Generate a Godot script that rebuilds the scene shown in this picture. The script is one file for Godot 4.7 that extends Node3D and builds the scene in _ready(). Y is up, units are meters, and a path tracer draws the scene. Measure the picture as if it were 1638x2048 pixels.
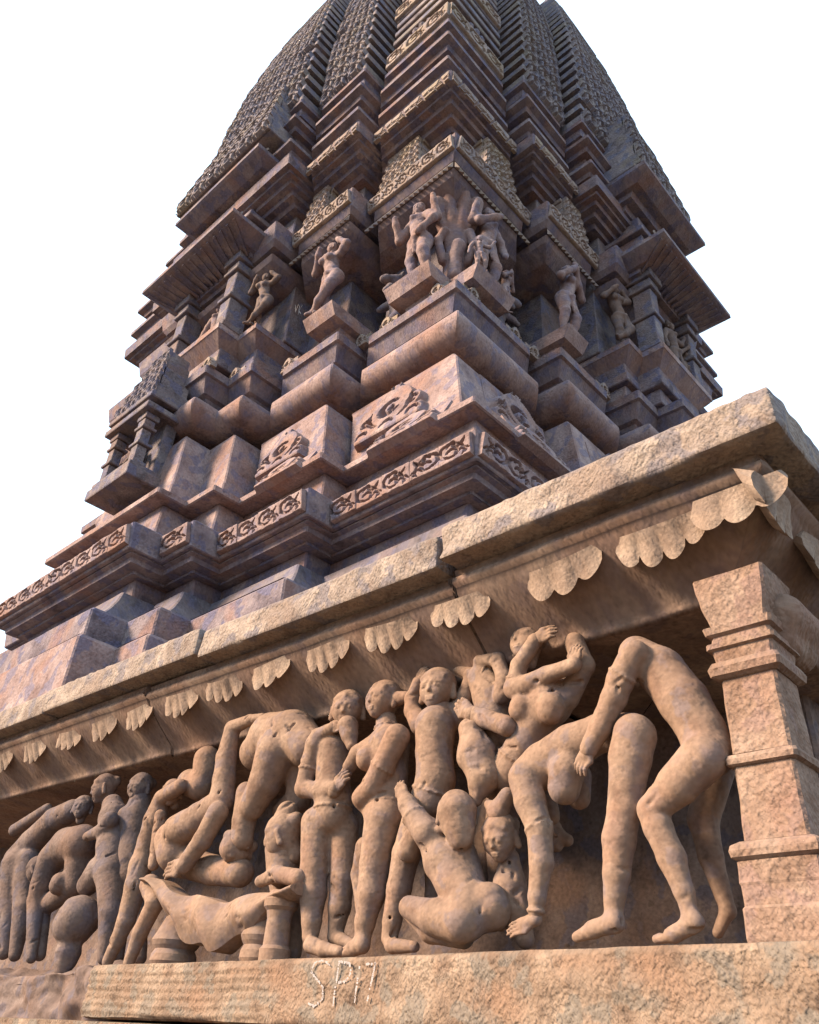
extends Node3D
# A carved sandstone shrine on the corner of a high temple platform, looked up at from the ground.

const FLOOR := 1.8145          # top of the frieze ledge
const SHRINE := Vector3(-2.003, 0.0, -1.438)   # plan corner of the shrine
const HALF_Z := 3.95           # half length of the shrine's front face (along x)
const HALF_X := 3.5            # half length of its right face (along z)

var M := {}
var noise := FastNoiseLite.new()
var noise2 := FastNoiseLite.new()
var names := {}
var rng := RandomNumberGenerator.new()
var jobs: Array = []
var tiles := {}

# ---------------------------------------------------------------- geometry
class Geo:
	var v := PackedVector3Array()
	var n := PackedVector3Array()
	var t := PackedInt32Array()
	func tri(a: Vector3, b: Vector3, c: Vector3) -> void:
		var m := (b - a).cross(c - a).normalized()
		var k := v.size()
		v.append(a); v.append(b); v.append(c)
		n.append(m); n.append(m); n.append(m)
		t.append(k); t.append(k + 2); t.append(k + 1)
	func quad(a: Vector3, b: Vector3, c: Vector3, d: Vector3) -> void:
		var m := (c - a).cross(d - b).normalized()
		quadn(a, b, c, d, m, m, m, m)
	func quadn(a: Vector3, b: Vector3, c: Vector3, d: Vector3, na: Vector3, nb: Vector3, nc: Vector3, nd: Vector3) -> void:
		var k := v.size()
		v.append(a); v.append(b); v.append(c); v.append(d)
		n.append(na); n.append(nb); n.append(nc); n.append(nd)
		t.append(k); t.append(k + 2); t.append(k + 1)
		t.append(k); t.append(k + 3); t.append(k + 2)
	# rows of points, smooth normals; (col direction) x (row direction) points outward
	func grid(p: PackedVector3Array, cols: int, rows: int) -> void:
		var k := v.size()
		for j in rows:
			for i in cols:
				var i0: int = maxi(i - 1, 0); var i1: int = mini(i + 1, cols - 1)
				var j0: int = maxi(j - 1, 0); var j1: int = mini(j + 1, rows - 1)
				var m := (p[j * cols + i1] - p[j * cols + i0]).cross(p[j1 * cols + i] - p[j0 * cols + i])
				v.append(p[j * cols + i]); n.append(m.normalized())
		for j in rows - 1:
			for i in cols - 1:
				var a := k + j * cols + i
				t.append(a); t.append(a + cols + 1); t.append(a + 1)
				t.append(a); t.append(a + cols); t.append(a + cols + 1)
	func box(lo: Vector3, hi: Vector3, b := 0.008) -> void:
		# a chamfered box
		var c := [Vector3(lo.x, lo.y, hi.z), Vector3(hi.x, lo.y, hi.z), Vector3(hi.x, lo.y, lo.z), Vector3(lo.x, lo.y, lo.z)]
		var prof := [[lo.y, b], [lo.y + b, 0.0], [hi.y - b, 0.0], [hi.y, b]]
		var rows := []
		for q in prof:
			var o: float = q[1]
			rows.append(chamfer_loop(lo.x + o, hi.x - o, lo.z + o, hi.z - o, b, q[0]))
		loft(rows)
		cap(rows[0], false); cap(rows[3], true)
	func chamfer_loop(x0: float, x1: float, z0: float, z1: float, b: float, y: float) -> PackedVector3Array:
		return PackedVector3Array([Vector3(x0 + b, y, z1), Vector3(x1 - b, y, z1), Vector3(x1, y, z1 - b), Vector3(x1, y, z0 + b),
			Vector3(x1 - b, y, z0), Vector3(x0 + b, y, z0), Vector3(x0, y, z0 + b), Vector3(x0, y, z1 - b)])
	func loft(rows: Array) -> void:
		for j in rows.size() - 1:
			var a: PackedVector3Array = rows[j]
			var b: PackedVector3Array = rows[j + 1]
			for i in a.size():
				var i2 := (i + 1) % a.size()
				quad(a[i], a[i2], b[i2], b[i])
	func cap(p: PackedVector3Array, up: bool) -> void:
		for i in range(1, p.size() - 1):
			if up: tri(p[0], p[i], p[i + 1])
			else: tri(p[0], p[i + 1], p[i])
	func lathe(prof: Array, seg := 20, at := Vector3.ZERO) -> void:
		for j in prof.size() - 1:
			var a: Vector2 = prof[j]
			var b: Vector2 = prof[j + 1]
			var s := Vector2(b.y - a.y, a.x - b.x).normalized()
			for i in seg:
				var t0 := TAU * i / seg
				var t1 := TAU * (i + 1) / seg
				var d0 := Vector3(sin(t0), 0, cos(t0))
				var d1 := Vector3(sin(t1), 0, cos(t1))
				var n0 := d0 * s.x + Vector3.UP * s.y
				var n1 := d1 * s.x + Vector3.UP * s.y
				quadn(at + d0 * a.x + Vector3.UP * a.y, at + d1 * a.x + Vector3.UP * a.y, at + d1 * b.x + Vector3.UP * b.y, at + d0 * b.x + Vector3.UP * b.y, n0, n1, n1, n0)
	func move(x: Transform3D) -> void:
		for i in v.size():
			v[i] = x * v[i]
			n[i] = (x.basis * n[i]).normalized()
	func join(o: Geo, x := Transform3D()) -> void:
		var k := v.size()
		for i in o.v.size():
			v.append(x * o.v[i]); n.append((x.basis * o.n[i]).normalized())
		for i in o.t: t.append(i + k)
	func mesh() -> ArrayMesh:
		var a := []
		a.resize(Mesh.ARRAY_MAX)
		a[Mesh.ARRAY_VERTEX] = v; a[Mesh.ARRAY_NORMAL] = n; a[Mesh.ARRAY_INDEX] = t
		var m := ArrayMesh.new()
		m.add_surface_from_arrays(Mesh.PRIMITIVE_TRIANGLES, a)
		return m

func warp(p: Vector3, amp: float, freq: float) -> Vector3:
	var q := p * freq * 100.0
	return p + Vector3(noise.get_noise_3d(q.x, q.y, q.z), noise.get_noise_3d(q.x + 311.0, q.y, q.z) * 0.6, noise.get_noise_3d(q.x, q.y + 517.0, q.z)) * amp

# a stone block: rounded, uneven, with its faces worked by the relief function f(p) -> metres
func rough_block(lo: Vector3, hi: Vector3, cell: float, round_r: float, amp: float, f = null, faces := "xXyYzZ") -> Geo:
	var g := Geo.new()
	var ilo := lo + Vector3.ONE * round_r
	var ihi := hi - Vector3.ONE * round_r
	for fc in faces:
		var ax: int = "xyz".find(fc.to_lower())
		var top: bool = fc == fc.to_upper()
		var ua: int = (ax + 1) % 3
		var va: int = (ax + 2) % 3
		if not top:
			var s := ua; ua = va; va = s
		var cu: int = clampi(int((hi[ua] - lo[ua]) / cell), 4, 1400)
		var cv: int = clampi(int((hi[va] - lo[va]) / cell), 4, 1400)
		if fc in "xy" and cell < 0.02:
			cu = mini(cu, 60); cv = mini(cv, 60)
		var pts := PackedVector3Array()
		for j in cv + 1:
			for i in cu + 1:
				var p := Vector3.ZERO
				p[ax] = hi[ax] if top else lo[ax]
				p[ua] = lerpf(lo[ua], hi[ua], float(i) / cu)
				p[va] = lerpf(lo[va], hi[va], float(j) / cv)
				var q := p.clamp(ilo, ihi)
				var d := (p - q).normalized()
				p = q + d * round_r
				var e := warp(p, amp, 0.09)
				if f != null: e += d * float(f.call(p, d))
				pts.append(e)
		g.grid(pts, cu + 1, cv + 1)
	return g

# ---------------------------------------------------------------- nodes
func numbered(called: String) -> String:
	if not names.has(called):
		names[called] = 0
		return called
	names[called] += 1
	return "%s_%03d" % [called, names[called]]

func thing(called: String, label: String, category: String, at := Vector3.ZERO, group := "") -> Node3D:
	var o := Node3D.new()
	o.name = numbered(called)
	add_child(o)
	o.position = at
	tag(o, label, category, group)
	return o

func tag(o: Node, label: String, category: String, group := "") -> void:
	o.set_meta("label", label); o.set_meta("category", category)
	if group: o.set_meta("group", group)

func part(called: String, mesh: Mesh, mat: Material, parent: Node, x := Transform3D()) -> MeshInstance3D:
	var o := MeshInstance3D.new()
	o.mesh = mesh
	o.material_override = mat
	o.name = called if parent != self else numbered(called)
	parent.add_child(o, true)
	o.transform = x
	return o

func structure(called: String, mesh: Mesh, mat: Material) -> MeshInstance3D:
	var o := part(called, mesh, mat, self)
	o.set_meta("kind", "structure")
	return o

# ---------------------------------------------------------------- materials
func noise_bytes(seed_: int, freq: float, type: int, size: int, octaves := 5) -> PackedByteArray:
	var f := FastNoiseLite.new()
	f.seed = seed_; f.frequency = freq; f.noise_type = type
	f.fractal_octaves = octaves
	if type == FastNoiseLite.TYPE_CELLULAR:
		f.cellular_return_type = FastNoiseLite.RETURN_DISTANCE
	var im := f.get_seamless_image(size, size, false, false, 0.15, true)
	im.convert(Image.FORMAT_L8)
	return im.get_data()

var nb_a: PackedByteArray
var nb_b: PackedByteArray
var nb_c: PackedByteArray
var nb_d: PackedByteArray
const TS := 512

func smooth(a: float, b: float, x: float) -> float:
	return smoothstep(a, b, x)

# dark, body, pale, stain: linear colours of the stone itself
func stone(dark: Color, body: Color, pale: Color, stain: Color, rust: Color, stain_cut: float, scale: float, off: int, relief: Texture2D, relief_scale: float) -> StandardMaterial3D:
	var out := PackedByteArray()
	out.resize(TS * TS * 3)
	var mask := TS * TS - 1
	for i in TS * TS:
		var a: float = nb_a[(i + off * 7919) & mask] / 255.0
		var b: float = nb_b[(i + off * 10007) & mask] / 255.0
		var g: float = nb_c[i] / 255.0
		var s: float = nb_b[(i + off * 3571 + 51234) & mask] / 255.0
		var c := body.lerp(pale, smooth(0.45, 0.85, a * 0.6 + b * 0.4))
		c = c.lerp(dark, smooth(0.47, 0.2, a * 0.4 + b * 0.6) * 0.75)
		c = c.lerp(stain, smooth(stain_cut, stain_cut + 0.1, s) * 0.8)
		var ru: float = nb_a[(i + off * 4421 + 90001) & mask] / 255.0
		c = c.lerp(rust, smooth(0.52, 0.78, ru * 0.75 + b * 0.25) * 0.7)
		var k: float = 0.74 + 0.52 * g
		var pit: float = nb_d[(i + off * 613) & mask] / 255.0
		k *= 1.0 - 0.3 * smooth(0.7, 0.85, pit)
		out[i * 3] = int(clampf(pow(c.r * k, 0.4545), 0, 1) * 255.0)
		out[i * 3 + 1] = int(clampf(pow(c.g * k, 0.4545), 0, 1) * 255.0)
		out[i * 3 + 2] = int(clampf(pow(c.b * k, 0.4545), 0, 1) * 255.0)
	var im := Image.create_from_data(TS, TS, false, Image.FORMAT_RGB8, out)
	im.generate_mipmaps()
	var m := StandardMaterial3D.new()
	m.albedo_texture = ImageTexture.create_from_image(im)
	m.roughness = 0.92
	m.metallic_specular = 0.25
	m.uv1_triplanar = true
	m.uv1_world_triplanar = true
	m.uv1_scale = Vector3.ONE * scale
	m.normal_enabled = true
	m.normal_texture = relief
	m.normal_scale = relief_scale
	return m

func relief_tex(seed_: int, strength: float, pits: float) -> Texture2D:
	var coarse := noise_bytes(seed_, 0.02, FastNoiseLite.TYPE_SIMPLEX_SMOOTH, TS, 6)
	var grain := noise_bytes(seed_ + 5, 0.16, FastNoiseLite.TYPE_SIMPLEX_SMOOTH, TS, 3)
	var hole := noise_bytes(seed_ + 9, 0.055, FastNoiseLite.TYPE_SIMPLEX_SMOOTH, TS, 1)
	var out := PackedByteArray()
	out.resize(TS * TS)
	for i in TS * TS:
		var h: float = coarse[i] / 255.0 * 0.5 + grain[i] / 255.0 * 0.22 + 0.28
		h -= pits * smooth(0.62, 0.8, hole[i] / 255.0) * smooth(0.45, 0.7, grain[i] / 255.0)
		out[i] = int(clampf(h, 0, 1) * 255.0)
	var im := Image.create_from_data(TS, TS, false, Image.FORMAT_L8, out)
	im.convert(Image.FORMAT_RGBA8)
	im.bump_map_to_normal_map(strength)
	im.generate_mipmaps()
	return ImageTexture.create_from_image(im)

func make_materials() -> void:
	nb_a = noise_bytes(3, 0.006, FastNoiseLite.TYPE_SIMPLEX_SMOOTH, TS)
	nb_b = noise_bytes(17, 0.018, FastNoiseLite.TYPE_SIMPLEX_SMOOTH, TS)
	nb_c = noise_bytes(29, 0.12, FastNoiseLite.TYPE_SIMPLEX_SMOOTH, TS, 3)
	nb_d = noise_bytes(41, 0.06, FastNoiseLite.TYPE_SIMPLEX_SMOOTH, TS, 3)
	var r1 := relief_tex(7, 7.0, 0.06)
	var r2 := relief_tex(13, 11.0, 0.12)
	M.figure = stone(Color(.105, .06, .042), Color(.215, .142, .1), Color(.29, .205, .15), Color(.155, .12, .12), Color(.22, .128, .085), .6, .9, 1, r1, .4)
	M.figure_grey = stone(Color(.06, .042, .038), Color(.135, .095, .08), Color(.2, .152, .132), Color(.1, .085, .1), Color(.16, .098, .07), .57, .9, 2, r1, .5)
	M.slab = stone(Color(0.111, 0.0777, 0.0629), Color(0.215, 0.17, 0.141), Color(0.311, 0.252, 0.207), Color(0.13, 0.115, 0.126), Color(0.2, 0.144, 0.111), 0.55, 0.8, 3, r2, 1)
	M.ledge = stone(Color(.075, .048, .034), Color(.185, .128, .09), Color(.28, .21, .155), Color(.15, .128, .105), Color(.2, .118, .075), .54, .9, 4, r2, 1.0)
	M.cornice = stone(Color(0.111, 0.0666, 0.0503), Color(0.185, 0.126, 0.0962), Color(0.274, 0.196, 0.148), Color(0.141, 0.0999, 0.0925), Color(0.185, 0.111, 0.0777), 0.6, 0.7, 5, r1, 0.9)
	M.petal = stone(Color(0.148, 0.0999, 0.074), Color(0.252, 0.185, 0.141), Color(0.311, 0.244, 0.192), Color(0.207, 0.155, 0.126), Color(0.237, 0.17, 0.126), .6, 1.1, 13, r1, .9)  # paler than the cornice: rubbed stone, plus sunlight painted into the colour
	M.pilaster = stone(Color(0.126, 0.0703, 0.0444), Color(0.204, 0.133, 0.0962), Color(0.266, 0.192, 0.148), Color(0.2, 0.13, 0.107), Color(0.207, 0.118, 0.0851), 0.58, 0.8, 6, r2, 0.8)
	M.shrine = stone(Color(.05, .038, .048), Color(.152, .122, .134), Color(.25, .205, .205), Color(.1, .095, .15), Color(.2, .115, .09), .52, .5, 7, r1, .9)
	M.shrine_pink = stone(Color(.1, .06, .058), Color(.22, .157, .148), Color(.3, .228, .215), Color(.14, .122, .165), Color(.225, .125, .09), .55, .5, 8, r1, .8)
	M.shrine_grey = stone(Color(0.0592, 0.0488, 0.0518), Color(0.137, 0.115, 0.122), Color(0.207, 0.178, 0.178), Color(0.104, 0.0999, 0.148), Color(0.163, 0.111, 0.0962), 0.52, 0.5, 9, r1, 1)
	M.spire = stone(Color(.06, .05, .058), Color(.16, .135, .142), Color(.245, .21, .205), Color(.12, .122, .17), Color(.185, .155, .115), .54, .4, 10, r1, .9)
	M.carving = stone(Color(.12, .08, .068), Color(.24, .185, .16), Color(.31, .25, .215), Color(.19, .17, .185), Color(.235, .185, .125), .58, .5, 11, r1, .7)
	M.ground = stone(Color(0.0888, 0.0666, 0.0481), Color(0.133, 0.0999, 0.0703), Color(0.163, 0.13, 0.0925), Color(0.0814, 0.0814, 0.0481), Color(0.148, 0.0962, 0.0592), 0.6, 0.15, 12, r2, 1)
	var ch := StandardMaterial3D.new()
	ch.albedo_color = Color(.6, .57, .56)
	ch.roughness = 1.0
	M.chalk = ch

# ---------------------------------------------------------------- carved bodies (signed distance fields, meshed as surface nets)
# bones: ten numbers each: ax ay az ra bx by bz rb k sign
func net(b: PackedFloat32Array, cell: float, wear: float, wear_freq: float, g: Geo) -> void:
	var lo := Vector3.ONE * 1e9
	var hi := -lo
	var nbones := b.size() / 10
	for q in nbones:
		var o := q * 10
		if b[o + 9] < 0: continue
		var r := maxf(b[o + 3], b[o + 7])
		var a := Vector3(b[o], b[o + 1], b[o + 2])
		var c := Vector3(b[o + 4], b[o + 5], b[o + 6])
		lo = lo.min(a - Vector3.ONE * r).min(c - Vector3.ONE * r)
		hi = hi.max(a + Vector3.ONE * r).max(c + Vector3.ONE * r)
	lo -= Vector3.ONE * cell * 3.5
	hi += Vector3.ONE * cell * 3.5
	var nx := int(ceil((hi.x - lo.x) / cell)) + 1
	var ny := int(ceil((hi.y - lo.y) / cell)) + 1
	var nz := int(ceil((hi.z - lo.z) / cell)) + 1
	var f := PackedFloat32Array()
	f.resize(nx * ny * nz)
	f.fill(1.0)
	for q in nbones:
		var o := q * 10
		var ax := b[o] - lo.x; var ay := b[o + 1] - lo.y; var az := b[o + 2] - lo.z
		var ra := b[o + 3]; var rb := b[o + 7]
		var bx := b[o + 4] - lo.x - ax; var by := b[o + 5] - lo.y - ay; var bz := b[o + 6] - lo.z - az
		var k := b[o + 8]
		var add := b[o + 9] > 0
		var bb := maxf(bx * bx + by * by + bz * bz, 1e-9)
		var e := maxf(ra, rb) + k + cell * 2.5
		var i0 := maxi(0, int((minf(ax, ax + bx) - e) / cell)); var i1 := mini(nx - 1, int((maxf(ax, ax + bx) + e) / cell) + 1)
		var j0 := maxi(0, int((minf(ay, ay + by) - e) / cell)); var j1 := mini(ny - 1, int((maxf(ay, ay + by) + e) / cell) + 1)
		var k0 := maxi(0, int((minf(az, az + bz) - e) / cell)); var k1 := mini(nz - 1, int((maxf(az, az + bz) + e) / cell) + 1)
		for kk in range(k0, k1 + 1):
			var pz := kk * cell - az
			for jj in range(j0, j1 + 1):
				var py := jj * cell - ay
				var base := (kk * ny + jj) * nx
				var dyz := py * by + pz * bz
				for ii in range(i0, i1 + 1):
					var px := ii * cell - ax
					var h := clampf((px * bx + dyz) / bb, 0.0, 1.0)
					var dx := px - bx * h; var dy := py - by * h; var dz := pz - bz * h
					var d := sqrt(dx * dx + dy * dy + dz * dz) - ra - (rb - ra) * h
					var c := f[base + ii]
					if add:
						var m := k - absf(c - d)
						if m > 0.0: f[base + ii] = minf(c, d) - m * m * 0.25 / k
						elif d < c: f[base + ii] = d
					else:
						d = -d
						var m := k - absf(c - d)
						if m > 0.0: f[base + ii] = maxf(c, d) + m * m * 0.25 / k
						elif d > c: f[base + ii] = d
	var near := cell * 2.6
	if wear > 0.0:
		for kk in nz:
			for jj in ny:
				var base := (kk * ny + jj) * nx
				for ii in nx:
					var c := f[base + ii]
					if c < near and c > -near:
						var px := (lo.x + ii * cell) * wear_freq; var py := (lo.y + jj * cell) * wear_freq; var pz := (lo.z + kk * cell) * wear_freq
						var w := noise.get_noise_3d(px, py, pz)
						var w2 := noise2.get_noise_3d(px * 3.1, py * 3.1, pz * 3.1)
						f[base + ii] = c + wear * (w + maxf(0.0, w2 - 0.25) * 1.6)
	var idx := PackedInt32Array()
	idx.resize(nx * ny * nz)
	idx.fill(-1)
	var v0 := g.v.size()
	var sxy := nx * ny
	var lim := cell * 2.8
	for kk in nz - 1:
		for jj in ny - 1:
			var base := (kk * ny + jj) * nx
			for ii in nx - 1:
				var o := base + ii
				var c0 := f[o]
				if c0 > lim or c0 < -lim: continue
				var c1 := f[o + 1]; var c2 := f[o + nx]; var c3 := f[o + nx + 1]
				var c4 := f[o + sxy]; var c5 := f[o + sxy + 1]; var c6 := f[o + sxy + nx]; var c7 := f[o + sxy + nx + 1]
				var s := int(c0 < 0) + int(c1 < 0) + int(c2 < 0) + int(c3 < 0) + int(c4 < 0) + int(c5 < 0) + int(c6 < 0) + int(c7 < 0)
				if s == 0 or s == 8: continue
				var px := 0.0; var py := 0.0; var pz := 0.0; var m := 0
				if (c0 < 0) != (c1 < 0): px += c0 / (c0 - c1); m += 1
				if (c2 < 0) != (c3 < 0): px += c2 / (c2 - c3); py += 1.0; m += 1
				if (c4 < 0) != (c5 < 0): px += c4 / (c4 - c5); pz += 1.0; m += 1
				if (c6 < 0) != (c7 < 0): px += c6 / (c6 - c7); py += 1.0; pz += 1.0; m += 1
				if (c0 < 0) != (c2 < 0): py += c0 / (c0 - c2); m += 1
				if (c1 < 0) != (c3 < 0): py += c1 / (c1 - c3); px += 1.0; m += 1
				if (c4 < 0) != (c6 < 0): py += c4 / (c4 - c6); pz += 1.0; m += 1
				if (c5 < 0) != (c7 < 0): py += c5 / (c5 - c7); px += 1.0; pz += 1.0; m += 1
				if (c0 < 0) != (c4 < 0): pz += c0 / (c0 - c4); m += 1
				if (c1 < 0) != (c5 < 0): pz += c1 / (c1 - c5); px += 1.0; m += 1
				if (c2 < 0) != (c6 < 0): pz += c2 / (c2 - c6); py += 1.0; m += 1
				if (c3 < 0) != (c7 < 0): pz += c3 / (c3 - c7); px += 1.0; py += 1.0; m += 1
				var im := 1.0 / m
				px *= im; py *= im; pz *= im
				var x1 := 1.0 - px; var y1 := 1.0 - py; var z1 := 1.0 - pz
				var gx := ((c1 - c0) * y1 + (c3 - c2) * py) * z1 + ((c5 - c4) * y1 + (c7 - c6) * py) * pz
				var gy := ((c2 - c0) * x1 + (c3 - c1) * px) * z1 + ((c6 - c4) * x1 + (c7 - c5) * px) * pz
				var gz := ((c4 - c0) * x1 + (c5 - c1) * px) * y1 + ((c6 - c2) * x1 + (c7 - c3) * px) * py
				idx[o] = g.v.size()
				g.v.append(Vector3(lo.x + (ii + px) * cell, lo.y + (jj + py) * cell, lo.z + (kk + pz) * cell))
				g.n.append(Vector3(gx, gy, gz).normalized())
	for kk in range(1, nz - 1):
		for jj in range(1, ny - 1):
			var base := (kk * ny + jj) * nx
			for ii in range(1, nx - 1):
				var o := base + ii
				if idx[o] < 0: continue
				var inside := f[o] < 0
				if inside != (f[o + 1] < 0): _q(g, idx[o], idx[o - nx], idx[o - nx - sxy], idx[o - sxy], inside)
				if inside != (f[o + nx] < 0): _q(g, idx[o], idx[o - sxy], idx[o - sxy - 1], idx[o - 1], inside)
				if inside != (f[o + sxy] < 0): _q(g, idx[o], idx[o - 1], idx[o - 1 - nx], idx[o - nx], inside)

func _q(g: Geo, a: int, b: int, c: int, d: int, flip: bool) -> void:
	if a < 0 or b < 0 or c < 0 or d < 0: return
	if flip:
		g.t.append(a); g.t.append(c); g.t.append(b); g.t.append(a); g.t.append(d); g.t.append(c)
	else:
		g.t.append(a); g.t.append(b); g.t.append(c); g.t.append(a); g.t.append(c); g.t.append(d)

func bone(b: PackedFloat32Array, p: Vector3, r: float, q: Vector3, s: float, k: float, sign_ := 1.0) -> void:
	b.append_array(PackedFloat32Array([p.x, p.y, p.z, r, q.x, q.y, q.z, s, k, sign_]))

func head_bones(c: Vector3, r: float, yaw: float, pitch: float, bun := true) -> PackedFloat32Array:
	var bs := Basis.from_euler(Vector3(deg_to_rad(-pitch), deg_to_rad(yaw), 0))
	var fw := bs.z; var up := bs.y; var sd := bs.x
	var b := PackedFloat32Array()
	var at := func(x: float, y: float, z: float) -> Vector3: return c + (sd * x + up * y + fw * z) * r
	bone(b, at.call(0, .22, -.12), r * .8, at.call(0, .02, .02), r * .76, r * .2)
	bone(b, at.call(0, -.25, .2), r * .56, at.call(0, -.62, .38), r * .33, r * .3)
	bone(b, at.call(.3, -.28, .38), r * .26, at.call(.3, -.3, .36), r * .26, r * .25)
	bone(b, at.call(-.3, -.28, .38), r * .26, at.call(-.3, -.3, .36), r * .26, r * .25)
	for s in [-1.0, 1.0]:
		bone(b, at.call(s * .3, .0, .92), r * .15, at.call(s * .26, -.02, .92), r * .15, r * .14, -1.0)
		bone(b, at.call(s * .3, .0, .68), r * .12, at.call(s * .36, -.02, .66), r * .1, r * .05)
		bone(b, at.call(s * .12, .15, .74), r * .08, at.call(s * .48, .13, .58), r * .06, r * .1)
		bone(b, at.call(s * .78, .1, -.05), r * .1, at.call(s * .8, -.42, .0), r * .14, r * .08)
	bone(b, at.call(0, .1, .72), r * .05, at.call(0, -.2, .8), r * .1, r * .08)
	bone(b, at.call(.16, -.5, .72), r * .05, at.call(-.16, -.5, .72), r * .05, r * .05)
	bone(b, at.call(.12, -.6, .7), r * .06, at.call(-.12, -.6, .7), r * .06, r * .05)
	bone(b, at.call(.5, .42, .36), r * .16, at.call(0, .56, .46), r * .16, r * .1)
	bone(b, at.call(-.5, .42, .36), r * .16, at.call(0, .56, .46), r * .16, r * .1)
	if bun: bone(b, at.call(.25, .3, -.78), r * .34, at.call(-.05, .42, -.8), r * .36, r * .12)
	bone(b, at.call(0, -.35, -.16), r * .42, at.call(0, -.95, -.2), r * .36, r * .2)
	return b

func hand_bones(w: Vector3, r: float, tip: Vector3, face: Vector3) -> PackedFloat32Array:
	var b := PackedFloat32Array()
	var d := tip - w
	var L := maxf(d.length() * 1.15, r * 2.6)
	d = d.normalized()
	var sd := d.cross(face).normalized()
	var nm := sd.cross(d).normalized()
	bone(b, w - d * r * .4, r * .8, w + d * L * .15, r * .6, r * .4)
	for i in 4:
		var o := (i - 1.5) * r * .42
		var root := w + d * L * .42 + sd * o
		bone(b, w + d * L * .1 + sd * o * .7, r * .36, root, r * .3, r * .25)
		var ln: float = L * [.42, .5, .47, .36][i]
		var mid := root + d * ln * .55 + nm * r * .12
		bone(b, root, r * .25, mid, r * .22, r * .06)
		bone(b, mid, r * .22, mid + d * ln * .45 - nm * r * .35, r * .17, r * .06)
	var tr := w + d * L * .14 - sd * r * .7
	bone(b, w + d * L * .08 - sd * r * .4, r * .34, tr + d * L * .16 - sd * r * .15, r * .27, r * .2)
	bone(b, tr + d * L * .16 - sd * r * .15, r * .27, tr + d * L * .38 + nm * r * .2, r * .19, r * .08)
	return b

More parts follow.
